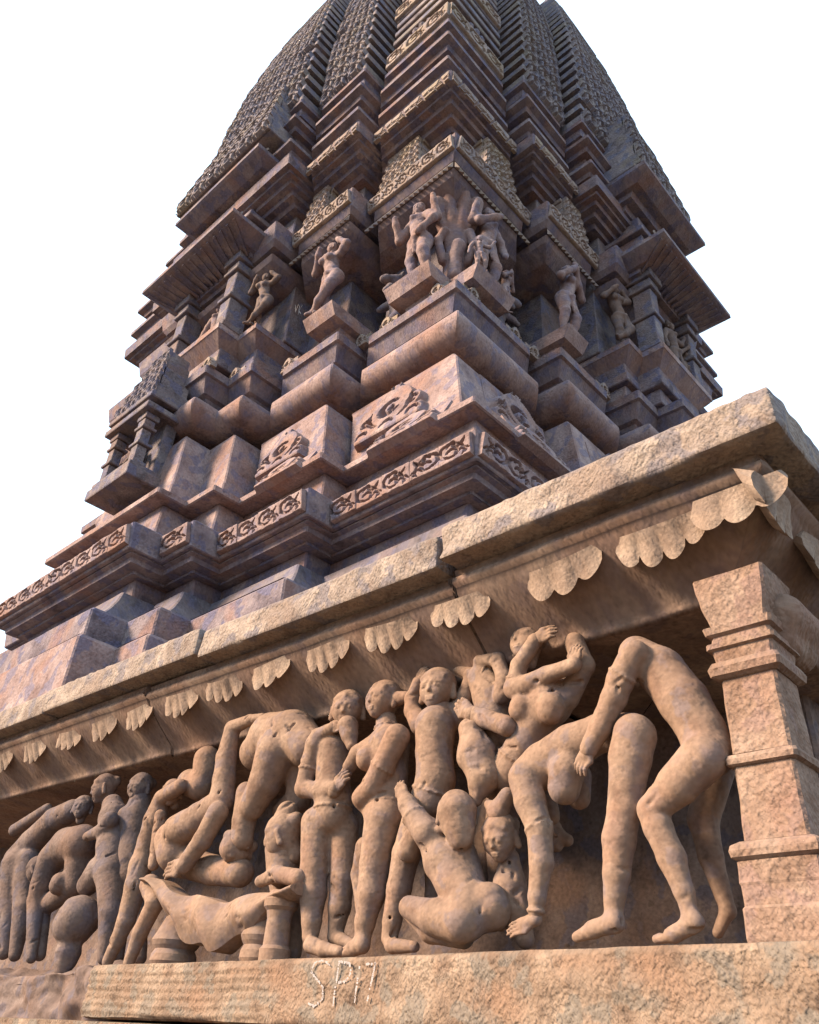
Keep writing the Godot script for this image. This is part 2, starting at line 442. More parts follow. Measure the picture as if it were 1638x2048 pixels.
const FIGS := {
	"lean": {"ch": [[[-0.348,0.645,-0.06,0.051],[-0.292,0.589,-0.06,0.064],[-0.245,0.504,-0.06,0.066],[-0.212,0.428,-0.06,0.059],[-0.203,0.38,-0.06,0.063]], [[-0.2,0.354,-0.02,0.057],[-0.262,0.31,-0.02,0.049],[-0.33,0.263,-0.02,0.035],[-0.32,0.227,-0.02,0.035],[-0.297,0.165,-0.02,0.034],[-0.278,0.098,-0.02,0.023],[-0.271,0.06,-0.02,0.019]], [[-0.261,0.042,-0.015,0.022],[-0.307,0.024,-0.015,0.017],[-0.346,0.016,-0.015,0.011]], [[-0.239,0.385,-0.17,0.051],[-0.287,0.269,-0.17,0.038],[-0.28,0.191,-0.17,0.03],[-0.259,0.085,-0.17,0.018],[-0.288,0.045,-0.17,0.013]], [[-0.322,0.616,0,0.04],[-0.365,0.562,0,0.037],[-0.387,0.522,0,0.034],[-0.43,0.457,0,0.03],[-0.464,0.414,0,0.024]]],
		"hd": [[-0.445,0.676,-0.2,0.047,-90,-50]], "hn": [[[-0.468,0.409,0,0.023],[-0.493,0.365,0,0.012]]], "rg": [[-0.358,0.569,0,0.035]]},
	"bend": {"ch": [[[-0.359,0.436,-0.03,0.057],[-0.376,0.386,-0.03,0.054],[-0.401,0.277,-0.03,0.042],[-0.42,0.216,-0.03,0.042],[-0.433,0.146,-0.03,0.033],[-0.446,0.079,-0.03,0.024]], [[-0.439,0.051,-0.02,0.025],[-0.493,0.04,-0.02,0.019],[-0.534,0.027,-0.02,0.013]], [[-0.391,0.459,-0.07,0.054],[-0.472,0.475,-0.07,0.051],[-0.552,0.455,-0.07,0.062],[-0.636,0.422,-0.07,0.065],[-0.683,0.404,-0.07,0.056]], [[-0.669,0.386,-0.03,0.047],[-0.653,0.325,-0.03,0.044],[-0.629,0.263,-0.03,0.036],[-0.626,0.186,-0.03,0.032],[-0.641,0.113,-0.03,0.023],[-0.646,0.08,-0.03,0.018]], [[-0.553,0.385,-0.04,0.05],[-0.562,0.348,-0.04,0.044]], [[-0.575,0.397,-0.12,0.042],[-0.573,0.346,-0.12,0.033]], [[-0.727,0.416,-0.2,0.032],[-0.709,0.336,-0.2,0.026]]],
		"hd": [[-0.752,0.307,-0.26,0.045,-60,-60]], "hn": [[[-0.654,0.066,-0.03,0.019],[-0.726,0.045,-0.03,0.011]]], "rg": [[-0.629,0.263,-0.03,0.04], [-0.646,0.085,-0.03,0.023]]},
	"crouch": {"ch": [[[-0.777,0.224,-0.11,0.028],[-0.778,0.16,-0.11,0.047],[-0.764,0.102,-0.11,0.048]], [[-0.765,0.103,-0.12,0.044],[-0.742,0.043,-0.12,0.026]], [[-0.775,0.325,-0.06,0.03],[-0.745,0.361,-0.06,0.023]], [[-0.804,0.346,-0.06,0.015],[-0.775,0.319,-0.06,0.028]]],
		"hd": [[-0.779,0.267,-0.075,0.058,5,-25]], "hn": [], "rg": []},
	"kneel": {"ch": [[[-0.881,0.286,-0.04,0.033],[-0.88,0.237,-0.04,0.034],[-0.893,0.191,-0.04,0.045]], [[-0.966,0.28,-0.03,0.047],[-0.925,0.213,-0.03,0.059],[-0.887,0.163,-0.03,0.057],[-0.848,0.119,-0.03,0.061]], [[-0.887,0.229,-0.06,0.043],[-0.867,0.158,-0.06,0.052]], [[-0.835,0.086,-0.015,0.06],[-0.829,0.08,-0.015,0.059]], [[-0.796,0.107,-0.05,0.06],[-0.79,0.099,-0.05,0.057]], [[-0.833,0.063,0.01,0.052],[-0.911,0.079,0.01,0.048],[-1,0.106,0.01,0.031]], [[-1.038,0.109,-0.03,0.028],[-0.957,0.06,-0.03,0.037],[-0.857,0.04,-0.03,0.031]], [[-0.962,0.282,0,0.043],[-1.004,0.324,0,0.036],[-1.033,0.361,0,0.03],[-1.053,0.388,0,0.022]], [[-1.032,0.287,-0.03,0.032],[-1.052,0.252,-0.03,0.035]], [[-0.884,0.287,0,0.015],[-0.912,0.288,0,0.013]], [[-0.87,0.324,-0.012,0.06],[-0.861,0.285,-0.012,0.046],[-0.855,0.26,-0.012,0.035]]],
		"hd": [[-0.878,0.323,-0.02,0.058,-140,-10]], "hn": [[[-1.05,0.385,0,0.022],[-1.069,0.417,0,0.012]]], "rg": [[-1.007,0.327,0,0.039]]},
	"raised": {"ch": [[[-1.006,0.653,-0.08,0.035],[-1.006,0.625,-0.08,0.044]], [[-1.009,0.595,-0.07,0.068],[-1.01,0.521,-0.07,0.06],[-1,0.442,-0.07,0.063],[-1.018,0.39,-0.07,0.063]], [[-1.076,0.617,-0.08,0.039],[-1.113,0.664,-0.08,0.029],[-1.118,0.705,-0.08,0.026],[-1.097,0.754,-0.08,0.021]], [[-0.983,0.627,-0.12,0.038],[-0.943,0.686,-0.12,0.028],[-0.916,0.748,-0.12,0.024],[-0.974,0.783,-0.12,0.018]], [[-1.052,0.367,-0.08,0.058],[-1.106,0.257,-0.08,0.044],[-1.126,0.17,-0.08,0.038],[-1.144,0.091,-0.08,0.029],[-1.149,0.052,-0.08,0.025]], [[-1.13,0.033,-0.07,0.022],[-1.049,0.029,-0.07,0.016]], [[-1.064,0.383,-0.17,0.051],[-1.071,0.256,-0.17,0.042],[-1.073,0.163,-0.17,0.033],[-1.077,0.065,-0.17,0.023]]],
		"hd": [[-1.011,0.709,-0.075,0.068,12,-5]], "hn": [[[-1.095,0.756,-0.08,0.021],[-1.072,0.784,-0.08,0.012]]], "rg": [[-1.009,0.408,-0.07,0.055], [-1.006,0.633,-0.08,0.044]]},
	"sack": {"ch": [[[-0.883,0.732,-0.13,0.053],[-0.855,0.675,-0.13,0.06],[-0.836,0.574,-0.13,0.056],[-0.842,0.423,-0.13,0.049]], [[-0.873,0.774,-0.1,0.021],[-0.806,0.762,-0.1,0.024],[-0.783,0.698,-0.1,0.027],[-0.79,0.651,-0.1,0.031]], [[-0.737,0.537,-0.05,0.032],[-0.805,0.57,-0.05,0.03],[-0.87,0.601,-0.05,0.026]], [[-0.887,0.442,-0.18,0.047],[-0.912,0.299,-0.18,0.038],[-0.922,0.12,-0.18,0.026]]],
		"hd": [[-0.876,0.748,-0.13,0.05,-60,10]], "hn": [[[-0.862,0.598,-0.045,0.028],[-0.896,0.627,-0.045,0.015]]], "rg": []},
	"veil": {"ch": [[[-0.634,0.634,-0.1,0.056],[-0.636,0.595,-0.1,0.069],[-0.682,0.542,-0.1,0.056],[-0.721,0.493,-0.1,0.053],[-0.767,0.433,-0.1,0.063]], [[-0.693,0.581,-0.055,0.037],[-0.696,0.574,-0.055,0.036]], [[-0.601,0.563,-0.06,0.042],[-0.603,0.554,-0.06,0.04]], [[-0.673,0.636,-0.06,0.032],[-0.719,0.64,-0.06,0.032],[-0.702,0.703,-0.06,0.026],[-0.646,0.764,-0.06,0.023]], [[-0.584,0.6,-0.11,0.035],[-0.529,0.678,-0.11,0.033],[-0.553,0.751,-0.11,0.032]], [[-0.704,0.633,-0.05,0.03],[-0.606,0.649,-0.05,0.026],[-0.52,0.657,-0.05,0.023]], [[-0.834,0.464,-0.18,0.063],[-0.859,0.32,-0.18,0.048],[-0.86,0.096,-0.18,0.03]]],
		"hd": [[-0.698,0.786,-0.1,0.061,-10,10]], "hn": [[[-0.642,0.766,-0.06,0.023],[-0.581,0.777,-0.06,0.014]], [[-0.529,0.666,-0.06,0.022],[-0.516,0.708,-0.06,0.013]]], "rg": [[-0.744,0.463,-0.1,0.053], [-0.714,0.665,-0.06,0.027]]},
	"attend": {"ch": [[[-1.224,0.657,-0.08,0.037],[-1.216,0.621,-0.08,0.043]], [[-1.195,0.576,-0.075,0.069],[-1.191,0.493,-0.075,0.064],[-1.196,0.43,-0.075,0.067],[-1.192,0.378,-0.075,0.071]], [[-1.241,0.533,-0.03,0.04],[-1.241,0.526,-0.03,0.039]], [[-1.112,0.568,-0.02,0.044],[-1.16,0.495,-0.02,0.038],[-1.202,0.434,-0.02,0.038],[-1.237,0.412,-0.02,0.035]], [[-1.258,0.417,-0.04,0.032],[-1.223,0.379,-0.04,0.024]], [[-1.218,0.584,-0.05,0.033],[-1.302,0.56,-0.05,0.031],[-1.338,0.526,-0.05,0.025]], [[-1.179,0.353,-0.06,0.068],[-1.204,0.233,-0.06,0.05],[-1.21,0.163,-0.06,0.045],[-1.226,0.092,-0.06,0.032],[-1.23,0.052,-0.06,0.025]], [[-1.219,0.035,-0.05,0.025],[-1.253,0.028,-0.05,0.021],[-1.29,0.018,-0.05,0.015]], [[-1.278,0.294,-0.09,0.035],[-1.291,0.221,-0.09,0.031],[-1.267,0.125,-0.09,0.024]], [[-1.183,0.719,-0.08,0.028],[-1.144,0.717,-0.08,0.02]]],
		"hd": [[-1.233,0.721,-0.07,0.067,-8,0]], "hn": [[[-1.337,0.529,-0.05,0.023],[-1.359,0.502,-0.05,0.014]]], "rg": [[-1.175,0.496,-0.025,0.044], [-1.194,0.399,-0.075,0.058], [-1.219,0.633,-0.08,0.046]]},
	"beard": {"ch": [[[-1.437,0.674,-0.075,0.039],[-1.44,0.638,-0.075,0.052]], [[-1.437,0.6,-0.07,0.067],[-1.434,0.524,-0.07,0.06],[-1.419,0.443,-0.07,0.065],[-1.417,0.394,-0.07,0.064]], [[-1.353,0.653,-0.04,0.039],[-1.341,0.621,-0.04,0.03],[-1.327,0.587,-0.04,0.02]], [[-1.483,0.615,-0.03,0.04],[-1.507,0.554,-0.03,0.034],[-1.52,0.481,-0.03,0.032],[-1.439,0.461,-0.03,0.029],[-1.372,0.46,-0.03,0.026]], [[-1.48,0.612,-0.02,0.032],[-1.468,0.639,-0.02,0.026],[-1.405,0.651,-0.02,0.021]], [[-1.469,0.376,-0.06,0.058],[-1.461,0.239,-0.06,0.047],[-1.454,0.179,-0.06,0.047],[-1.445,0.101,-0.06,0.033],[-1.444,0.064,-0.06,0.027]], [[-1.413,0.04,-0.04,0.026],[-1.358,0.027,-0.04,0.022],[-1.295,0.021,-0.04,0.016]], [[-1.402,0.368,-0.11,0.053],[-1.386,0.217,-0.11,0.041],[-1.388,0.144,-0.11,0.038],[-1.395,0.068,-0.11,0.024],[-1.321,0.047,-0.11,0.017]]],
		"hd": [[-1.396,0.725,-0.07,0.067,32,-8]], "hn": [[[-1.368,0.459,-0.03,0.026],[-1.333,0.493,-0.03,0.014]], [[-1.405,0.651,-0.02,0.021],[-1.366,0.65,-0.02,0.013]]], "rg": [[-1.514,0.543,-0.03,0.04], [-1.416,0.415,-0.07,0.061]]},
	"recline": {"ch": [[[-2.219,0.359,-0.05,0.075],[-2.252,0.405,-0.05,0.076]], [[-2.19,0.425,-0.03,0.068],[-2.071,0.458,-0.03,0.06],[-1.958,0.499,-0.03,0.05],[-1.966,0.574,-0.03,0.046],[-1.976,0.655,-0.03,0.043],[-1.974,0.747,-0.03,0.033]], [[-1.972,0.765,-0.03,0.031],[-1.87,0.773,-0.03,0.023],[-1.798,0.77,-0.03,0.016]], [[-1.924,0.45,0,0.042],[-1.983,0.368,0,0.037],[-2.067,0.295,0,0.031]], [[-2.224,0.339,-0.08,0.065],[-2.01,0.289,-0.08,0.055],[-1.851,0.268,-0.08,0.052]]],
		"hd": [[-1.865,0.336,-0.06,0.056,-20,-100]], "hn": [[[-2.069,0.299,0,0.031],[-2.183,0.281,0,0.016]]], "rg": []},
	"arch": {"ch": [[[-1.862,0.668,-0.08,0.075],[-1.788,0.708,-0.08,0.099],[-1.677,0.697,-0.08,0.097],[-1.587,0.637,-0.08,0.08]], [[-1.707,0.633,-0.05,0.088],[-1.751,0.538,-0.05,0.064],[-1.806,0.463,-0.05,0.049]], [[-1.654,0.631,-0.14,0.079],[-1.678,0.492,-0.14,0.05],[-1.751,0.468,-0.14,0.041]], [[-1.855,0.521,-0.055,0.041],[-1.843,0.428,-0.055,0.045],[-1.839,0.364,-0.055,0.045]]],
		"hd": [], "hn": [], "rg": []},
	"pot": {"ch": [[[-1.621,0.426,-0.06,0.042],[-1.625,0.388,-0.06,0.057]], [[-1.627,0.315,-0.07,0.069],[-1.62,0.256,-0.07,0.059]], [[-1.659,0.218,-0.02,0.02],[-1.578,0.233,-0.02,0.027],[-1.476,0.214,-0.02,0.029]], [[-1.679,0.254,-0.12,0.057],[-1.611,0.108,-0.12,0.045],[-1.595,0.034,-0.12,0.039]]],
		"hd": [[-1.616,0.347,-0.05,0.072,-60,-30]], "hn": [], "rg": []},
	"rod": {"ch": [[[-2.41,0.552,-0.06,0.042],[-2.422,0.497,-0.06,0.05],[-2.444,0.426,-0.06,0.042],[-2.449,0.338,-0.06,0.047]], [[-2.387,0.574,-0.05,0.037],[-2.278,0.602,-0.05,0.032]], [[-2.342,0.499,-0.03,0.024],[-2.315,0.321,-0.03,0.022]], [[-2.44,0.335,-0.05,0.048],[-2.435,0.266,-0.05,0.048],[-2.45,0.15,-0.05,0.038],[-2.479,0.087,-0.05,0.03],[-2.514,0.02,-0.05,0.023]], [[-2.289,0.251,-0.02,0.042],[-2.232,0.191,-0.02,0.036],[-2.287,0.1,-0.02,0.031],[-2.318,0.01,-0.02,0.022]], [[-2.328,0.64,-0.12,0.059],[-2.25,0.61,-0.12,0.057]], [[-2.251,0.718,-0.13,0.063],[-2.248,0.659,-0.13,0.058]]],
		"hd": [[-2.356,0.594,-0.07,0.05,20,-20]], "hn": [], "rg": []},
	"stoop": {"ch": [[[-3.045,0.485,-0.1,0.086],[-3.179,0.488,-0.1,0.084],[-3.279,0.446,-0.1,0.073]], [[-3.265,0.43,-0.08,0.062],[-3.281,0.33,-0.08,0.052],[-3.288,0.27,-0.08,0.043],[-3.184,0.049,-0.08,0.025]], [[-3.09,0.324,-0.07,0.046],[-3.095,0.315,-0.07,0.044]], [[-3.068,0.461,-0.12,0.082],[-3.052,0.32,-0.12,0.055],[-3.295,0.247,-0.12,0.043],[-3.197,0.063,-0.12,0.027]]],
		"hd": [[-3.405,0.404,-0.1,0.059,-60,-40]], "hn": [], "rg": []},
	"stand": {"ch": [[[-2.884,0.624,-0.11,0.051],[-2.845,0.568,-0.11,0.072],[-2.798,0.453,-0.11,0.074],[-2.754,0.344,-0.11,0.076]], [[-2.775,0.539,-0.06,0.041],[-2.817,0.504,-0.06,0.033],[-2.934,0.491,-0.06,0.023]], [[-2.744,0.343,-0.11,0.076],[-2.679,0.195,-0.11,0.054],[-2.656,0.041,-0.11,0.028]], [[-2.831,0.358,-0.1,0.065],[-2.904,0.307,-0.1,0.049]]],
		"hd": [[-2.98,0.704,-0.1,0.064,-30,-15]], "hn": [], "rg": []},
	"shade": {"ch": [[[-2.753,0.639,-0.16,0.051],[-2.75,0.567,-0.16,0.071],[-2.719,0.435,-0.16,0.069],[-2.693,0.339,-0.16,0.072]], [[-2.774,0.571,-0.12,0.038],[-2.786,0.473,-0.12,0.031],[-2.687,0.387,-0.12,0.026]], [[-2.75,0.345,-0.17,0.061],[-2.721,0.205,-0.17,0.047],[-2.663,0.048,-0.17,0.028]], [[-2.69,0.342,-0.18,0.06],[-2.604,0.192,-0.18,0.046],[-2.521,0.046,-0.18,0.028]]],
		"hd": [[-2.759,0.69,-0.15,0.062,10,-10]], "hn": [], "rg": []},
	"left": {"ch": [[[-3.289,0.658,-0.13,0.055],[-3.441,0.631,-0.13,0.066],[-3.613,0.548,-0.13,0.072],[-3.693,0.477,-0.13,0.086]], [[-3.633,0.444,-0.1,0.084],[-3.608,0.303,-0.1,0.064],[-3.502,0.077,-0.1,0.033]], [[-3.579,0.454,-0.12,0.07],[-3.48,0.257,-0.12,0.054],[-3.43,0.068,-0.12,0.03]], [[-3.785,0.618,-0.1,0.034],[-3.493,0.688,-0.1,0.024]]],
		"hd": [[-3.196,0.658,-0.13,0.055,40,0]], "hn": [], "rg": []},
}

# ---------------------------------------------------------------- statues
func figure_job(spec: Dictionary, cell: float, wear: float, base: Vector3) -> Dictionary:
	var body := PackedFloat32Array()
	var sets := []
	for ch in spec.ch:
		for i in ch.size() - 1:
			var a: Array = ch[i]
			var c: Array = ch[i + 1]
			bone(body, Vector3(a[0], a[1], a[2]), a[3] * .87, Vector3(c[0], c[1], c[2]), c[3] * .87, .014 if i == 0 else .008)
	var bare := body.duplicate()
	for r in spec.rg: band_bones(bare, body, Vector3(r[0], r[1], r[2]), .0042)
	# belts, anklets and old chips
	var nb := body.size() / 10
	var rg := RandomNumberGenerator.new()
	rg.seed = nb * 77 + int(absf(spec.ch[0][0][0]) * 1000.0)
	for q in 10:
		var o := rg.randi_range(0, nb - 4) * 10
		var u := rg.randf()
		var p := Vector3(body[o], body[o + 1], body[o + 2]).lerp(Vector3(body[o + 4], body[o + 5], body[o + 6]), u)
		var r := lerpf(body[o + 3], body[o + 7], u)
		var d := Vector3(rg.randf_range(-.3, 1.0), rg.randf_range(-.6, .8), rg.randf_range(.2, 1.0)).normalized()
		var e := Vector3(rg.randf_range(-1, 1), rg.randf_range(-1, 1), rg.randf_range(-1, 1)).cross(d).normalized() * rg.randf_range(.008, .026)
		p += d * (r + .0025)
		bone(body, p - e, rg.randf_range(.002, .005), p + e, rg.randf_range(.003, .006), .006, -1.0)
	sets.append([body, cell])
	for h in spec.hd:
		sets.append([head_bones(Vector3(h[0], h[1], h[2]), h[3], h[4], h[5], absf(h[4]) < 100.0), .0036])
	for h in spec.hn:
		var a: Array = h[0]
		var c: Array = h[1]
		sets.append([hand_bones(Vector3(a[0], a[1], a[2]), a[3], Vector3(c[0], c[1], c[2]), Vector3(0, 0, 1)), .003])
	return {"sets": sets, "wear": wear, "freq": 2200.0, "geo": Geo.new(), "move": Transform3D(Basis(), Vector3(0, FLOOR, 0) - base)}

# a band of beads round the limb nearest to p
func band_bones(bare: PackedFloat32Array, body: PackedFloat32Array, p: Vector3, r: float) -> void:
	var best := 1e9
	var ax := Vector3.UP
	var c := p
	var rad := .03
	for q in bare.size() / 10:
		var o := q * 10
		var a := Vector3(bare[o], bare[o + 1], bare[o + 2])
		var e := Vector3(bare[o + 4], bare[o + 5], bare[o + 6])
		var ab := e - a
		if ab.length() < .008: continue
		var h := clampf((p - a).dot(ab) / ab.length_squared(), 0.0, 1.0)
		var d := p.distance_to(a + ab * h)
		if d < best:
			best = d; ax = ab.normalized(); c = a + ab * h; rad = lerpf(bare[o + 3], bare[o + 7], h)
	var u := ax.cross(Vector3(.3, .2, 1)).normalized()
	var v := ax.cross(u)
	for i in 16:
		var t0 := TAU * i / 16.0
		var t1 := TAU * (i + 1) / 16.0
		bone(body, c + (u * cos(t0) + v * sin(t0)) * (rad + .001), r, c + (u * cos(t1) + v * sin(t1)) * (rad + .001), r, .003)

func run_job(i: int) -> void:
	var j: Dictionary = jobs[i]
	for s in j.sets:
		net(s[0], s[1], j.wear, j.freq, j.geo)
	j.geo.move(j.move)

# a standing deity, height about 1, facing +z; arms: list of [elbow, hand] per arm
func deity(sway: float, arms: Array, crossed: bool, crown: float, turn_head: float, female: bool) -> Dictionary:
	var ch := []
	var h := sway
	ch.append([[h, .5, .0, .078], [h * .6, .575, .01, .06], [0, .66, .0, .066], [-h * .3, .745, .0, .078]])
	ch.append([[-.085 - h * .3, .79, 0, .04], [.085 - h * .3, .79, 0, .04]])
	ch.append([[-h * .3, .79, 0, .036], [-h * .2, .87, .01, .032]])
	if female:
		ch.append([[-.045 - h * .3, .735, .07, .04], [-.045 - h * .3, .73, .072, .038]])
		ch.append([[.045 - h * .3, .735, .07, .04], [.045 - h * .3, .73, .072, .038]])
	ch.append([[h - .05, .47, 0, .07], [h - .06, .27, .03, .047], [h - .055, .2, .01, .042], [h - .06, .05, -.01, .026]])
	ch.append([[h - .06, .03, .0, .024], [h - .075, .018, .09, .018]])
	if crossed:
		ch.append([[h + .05, .47, 0, .07], [h + .07, .3, .07, .05], [h - .04, .14, .09, .036], [h - .13, .07, .06, .026], [h - .18, .05, .1, .018]])
	else:
		ch.append([[h + .05, .47, 0, .07], [h + .085, .27, .05, .047], [h + .09, .2, .03, .042], [h + .075, .05, .0, .026]])
		ch.append([[h + .075, .03, .0, .024], [h + .11, .018, .08, .018]])
	var hands := []
	for a in arms:
		var s: float = signf(a[0].x)
		var sh := [.115 * s - h * .3, .785, 0.0, .036]
		var e: Vector3 = a[0]
		var d: Vector3 = a[1]
		ch.append([sh, [(sh[0] + e.x) / 2, (sh[1] + e.y) / 2, e.z / 2, .038], [e.x, e.y, e.z, .033], [d.x, d.y, d.z, .026]])
		var t := (d - e).normalized() * .06
		ch.append([[d.x, d.y, d.z, .03], [d.x + t.x, d.y + t.y, d.z + t.z, .024]])
	# girdle, necklace, armlets, sash
	ch.append([[h - .075, .49, .03, .03], [h, .475, .075, .026], [h + .075, .49, .03, .03]])
	ch.append([[h, .47, .08, .02], [h + .01, .3, .075, .014]])
	ch.append([[-.06 - h * .3, .8, .03, .014], [-h * .3, .765, .075, .018], [.06 - h * .3, .8, .03, .014]])
	var ht := [-h * .2, .925, .015, .066, turn_head, -8]
	if crown > 0: ch.append([[-h * .2, .975, -.005, .05], [-h * .2, .975 + crown, -.01, .024]])
	return {"ch": ch, "hd": [ht]}

func statue_job(spec: Dictionary, height: float, x: Transform3D, cell: float) -> Dictionary:
	var body := PackedFloat32Array()
	for ch in spec.ch:
		for i in ch.size() - 1:
			var a: Array = ch[i]
			var c: Array = ch[i + 1]
			bone(body, Vector3(a[0], a[1], a[2]) * height, a[3] * height, Vector3(c[0], c[1], c[2]) * height, c[3] * height, .025 * height)
	var sets := [[body, cell]]
	for h in spec.hd:
		sets.append([head_bones(Vector3(h[0], h[1], h[2]) * height, h[3] * height, h[4], h[5]), cell * .7])
	return {"sets": sets, "wear": .004 * height, "freq": 500.0, "geo": Geo.new(), "move": x}

# ---------------------------------------------------------------- carved relief tiles
func arc(u: float, v: float, cx: float, cy: float, r: float, a0: float, a1: float, w: float) -> float:
	var a := fposmod(rad_to_deg(atan2(v - cy, u - cx)) - a0, 360.0)
	var span := a1 - a0
	if a > span: return 0.0
	var t := sin(PI * a / span)
	var ww := w * (0.35 + 0.65 * t)
	return 1.0 - smoothstep(ww * .55, ww, absf(Vector2(u - cx, v - cy).length() - r))

func dot(u: float, v: float, cx: float, cy: float, rx: float, ry: float) -> float:
	return 1.0 - smoothstep(.75, 1.0, Vector2((u - cx) / rx, (v - cy) / ry).length())

var scroll_seed := 0

func t_scroll(u0: float, v0: float) -> float:
	var u := u0 + .05 * noise.get_noise_2d(u0 * 160.0 + scroll_seed * 300.0, v0 * 160.0)
	var v := v0 + .05 * noise.get_noise_2d(u0 * 160.0, v0 * 160.0 + 400.0 + scroll_seed * 300.0)
	var g := 0.0
	g = maxf(g, arc(u, v, .36, .52, .3, 60, 300, .075))
	g = maxf(g, arc(u, v, .42, .68, .14, 0, 190, .075))
	g = maxf(g, arc(u, v, .42, .42, .13, -10, 175, .07))
	g = maxf(g, arc(u, v, .1, .45, .46, -35, 40, .06))
	g = maxf(g, arc(u, v, .28, .3, .52, -22, 52, .05))
	g = maxf(g, arc(u, v, .45, .95, .42, 250, 345, .06))
	g = maxf(g, arc(u, v, .78, .2, .2, 20, 170, .05))
	g = maxf(g, dot(u, v, .84, .22, .05, .06))
	var edge := minf(v, 1.0 - v)
	return (1.0 - g) * smoothstep(0.0, .05, edge) * .9 + .1

func t_mesh(u: float, v: float) -> float:
	# horseshoe arch of the spire lattice
	var g := 0.0
	g = maxf(g, dot(u, v, .5, .48, .19, .29))
	g = maxf(g, arc(u, v, .5, .45, .36, 10, 170, .075))
	g = maxf(g, dot(u, v, .06, .3, .1, .24))
	g = maxf(g, dot(u, v, .94, .3, .1, .24))
	g = maxf(g, dot(u, v, .08, .82, .06, .1))
	g = maxf(g, dot(u, v, .92, .82, .06, .1))
	g = maxf(g, dot(u, v, .28, .16, .05, .1))
	g = maxf(g, dot(u, v, .72, .16, .05, .1))
	var h := 1.0 - g
	return h * (1.0 if v > .07 else .2) * .8 + .2 * smoothstep(0.0, .1, 1.0 - v)

func t_gavaksha(u: float, v: float) -> float:
	# round medallion in a leafy frame, nothing outside it
	var d := Vector2((u - .5) * 1.5, v - .42).length()
	var m := 1.0 - smoothstep(.46, .5, d)
	m = maxf(m, (1.0 - smoothstep(.9, .98, absf(u - .5) * 2.0)) * (1.0 - smoothstep(.22, .27, v)))
	m = maxf(m, dot(u, v, .16, .38, .12, .18)); m = maxf(m, dot(u, v, .84, .38, .12, .18))
	m = maxf(m, dot(u, v, .5, .93, .1, .09))
	var g := 0.0
	g = maxf(g, arc(u, v, .5, .45, .13, 40, 330, .06))
	g = maxf(g, dot(u, v, .52, .43, .045, .06))
	g = maxf(g, arc(u, v, .5, .42, .3, -60, 20, .035))
	g = maxf(g, arc(u, v, .5, .42, .3, 160, 240, .035))
	g = maxf(g, arc(u, v, .17, .36, .06, 0, 300, .035)); g = maxf(g, arc(u, v, .83, .36, .06, 0, 300, .035))
	g = maxf(g, arc(u, v, .14, .1, .07, 0, 200, .03)); g = maxf(g, arc(u, v, .86, .1, .07, 0, 200, .03))
	g = maxf(g, arc(u, v, .5, .08, .09, 10, 170, .03))
	g = maxf(g, arc(u, v, .5, .93, .05, 0, 260, .025))
	return m * (1.0 - .85 * g)

func t_lozenge(u: float, v: float) -> float:
	var g := 0.0
	g = maxf(g, arc(u, v, .5, 1.1, .75, 225, 315, .07))
	g = maxf(g, arc(u, v, .5, 1.15, 1.02, 230, 310, .06))
	g = maxf(g, dot(u, v, .12, .35, .09, .18)); g = maxf(g, dot(u, v, .88, .35, .09, .18))
	g = maxf(g, 1.0 - smoothstep(.02, .05, absf(u - .35 - v * .25)))
	g = maxf(g, 1.0 - smoothstep(.02, .05, absf(u - .75 + v * .2)))
	return 1.0 - g

func t_leaf(u: float, v: float) -> float:
	var g := 0.0
	g = maxf(g, arc(u, v, .5, .2, .4, 20, 160, .07))
	g = maxf(g, arc(u, v, .5, .2, .22, 20, 160, .06))
	g = maxf(g, dot(u, v, .5, .2, .05, .14))
	g = maxf(g, arc(u, v, .05, .95, .35, 270, 350, .06)); g = maxf(g, arc(u, v, .95, .95, .35, 190, 270, .06))
	return 1.0 - g

func tile(called: String, w: float, h: float, depth: float, nx: int, ny: int, f: Callable) -> ArrayMesh:
	if tiles.has(called): return tiles[called]
	var g := Geo.new()
	var p := PackedVector3Array()
	for j in ny + 1:
		for i in nx + 1:
			var u := float(i) / nx
			var v := float(j) / ny
			var z: float = f.call(clampf(u, .001, .999), clampf(v, .001, .999)) * depth
			if i == 0 or j == 0 or i == nx or j == ny: z = minf(z, depth * .9)
			p.append(Vector3((u - .5) * w, v * h, z))
	g.grid(p, nx + 1, ny + 1)
	var c := nx + 1
	for i in nx:
		var a := p[i]; var b := p[i + 1]
		g.quad(Vector3(a.x, a.y, -.02), Vector3(b.x, b.y, -.02), b, a)
		a = p[ny * c + i]; b = p[ny * c + i + 1]
		g.quad(a, b, Vector3(b.x, b.y, -.02), Vector3(a.x, a.y, -.02))
	for j in ny:
		var a := p[j * c]; var b := p[(j + 1) * c]
		g.quad(Vector3(a.x, a.y, -.02), a, b, Vector3(b.x, b.y, -.02))
		a = p[j * c + nx]; b = p[(j + 1) * c + nx]
		g.quad(a, Vector3(a.x, a.y, -.02), Vector3(b.x, b.y, -.02), b)
	tiles[called] = g.mesh()
	return tiles[called]

# ---------------------------------------------------------------- the shrine's stepped plan
const B := [0.0, 1.32, 2.35, 2.75]
const W := [0.0, .24, .5, .78]

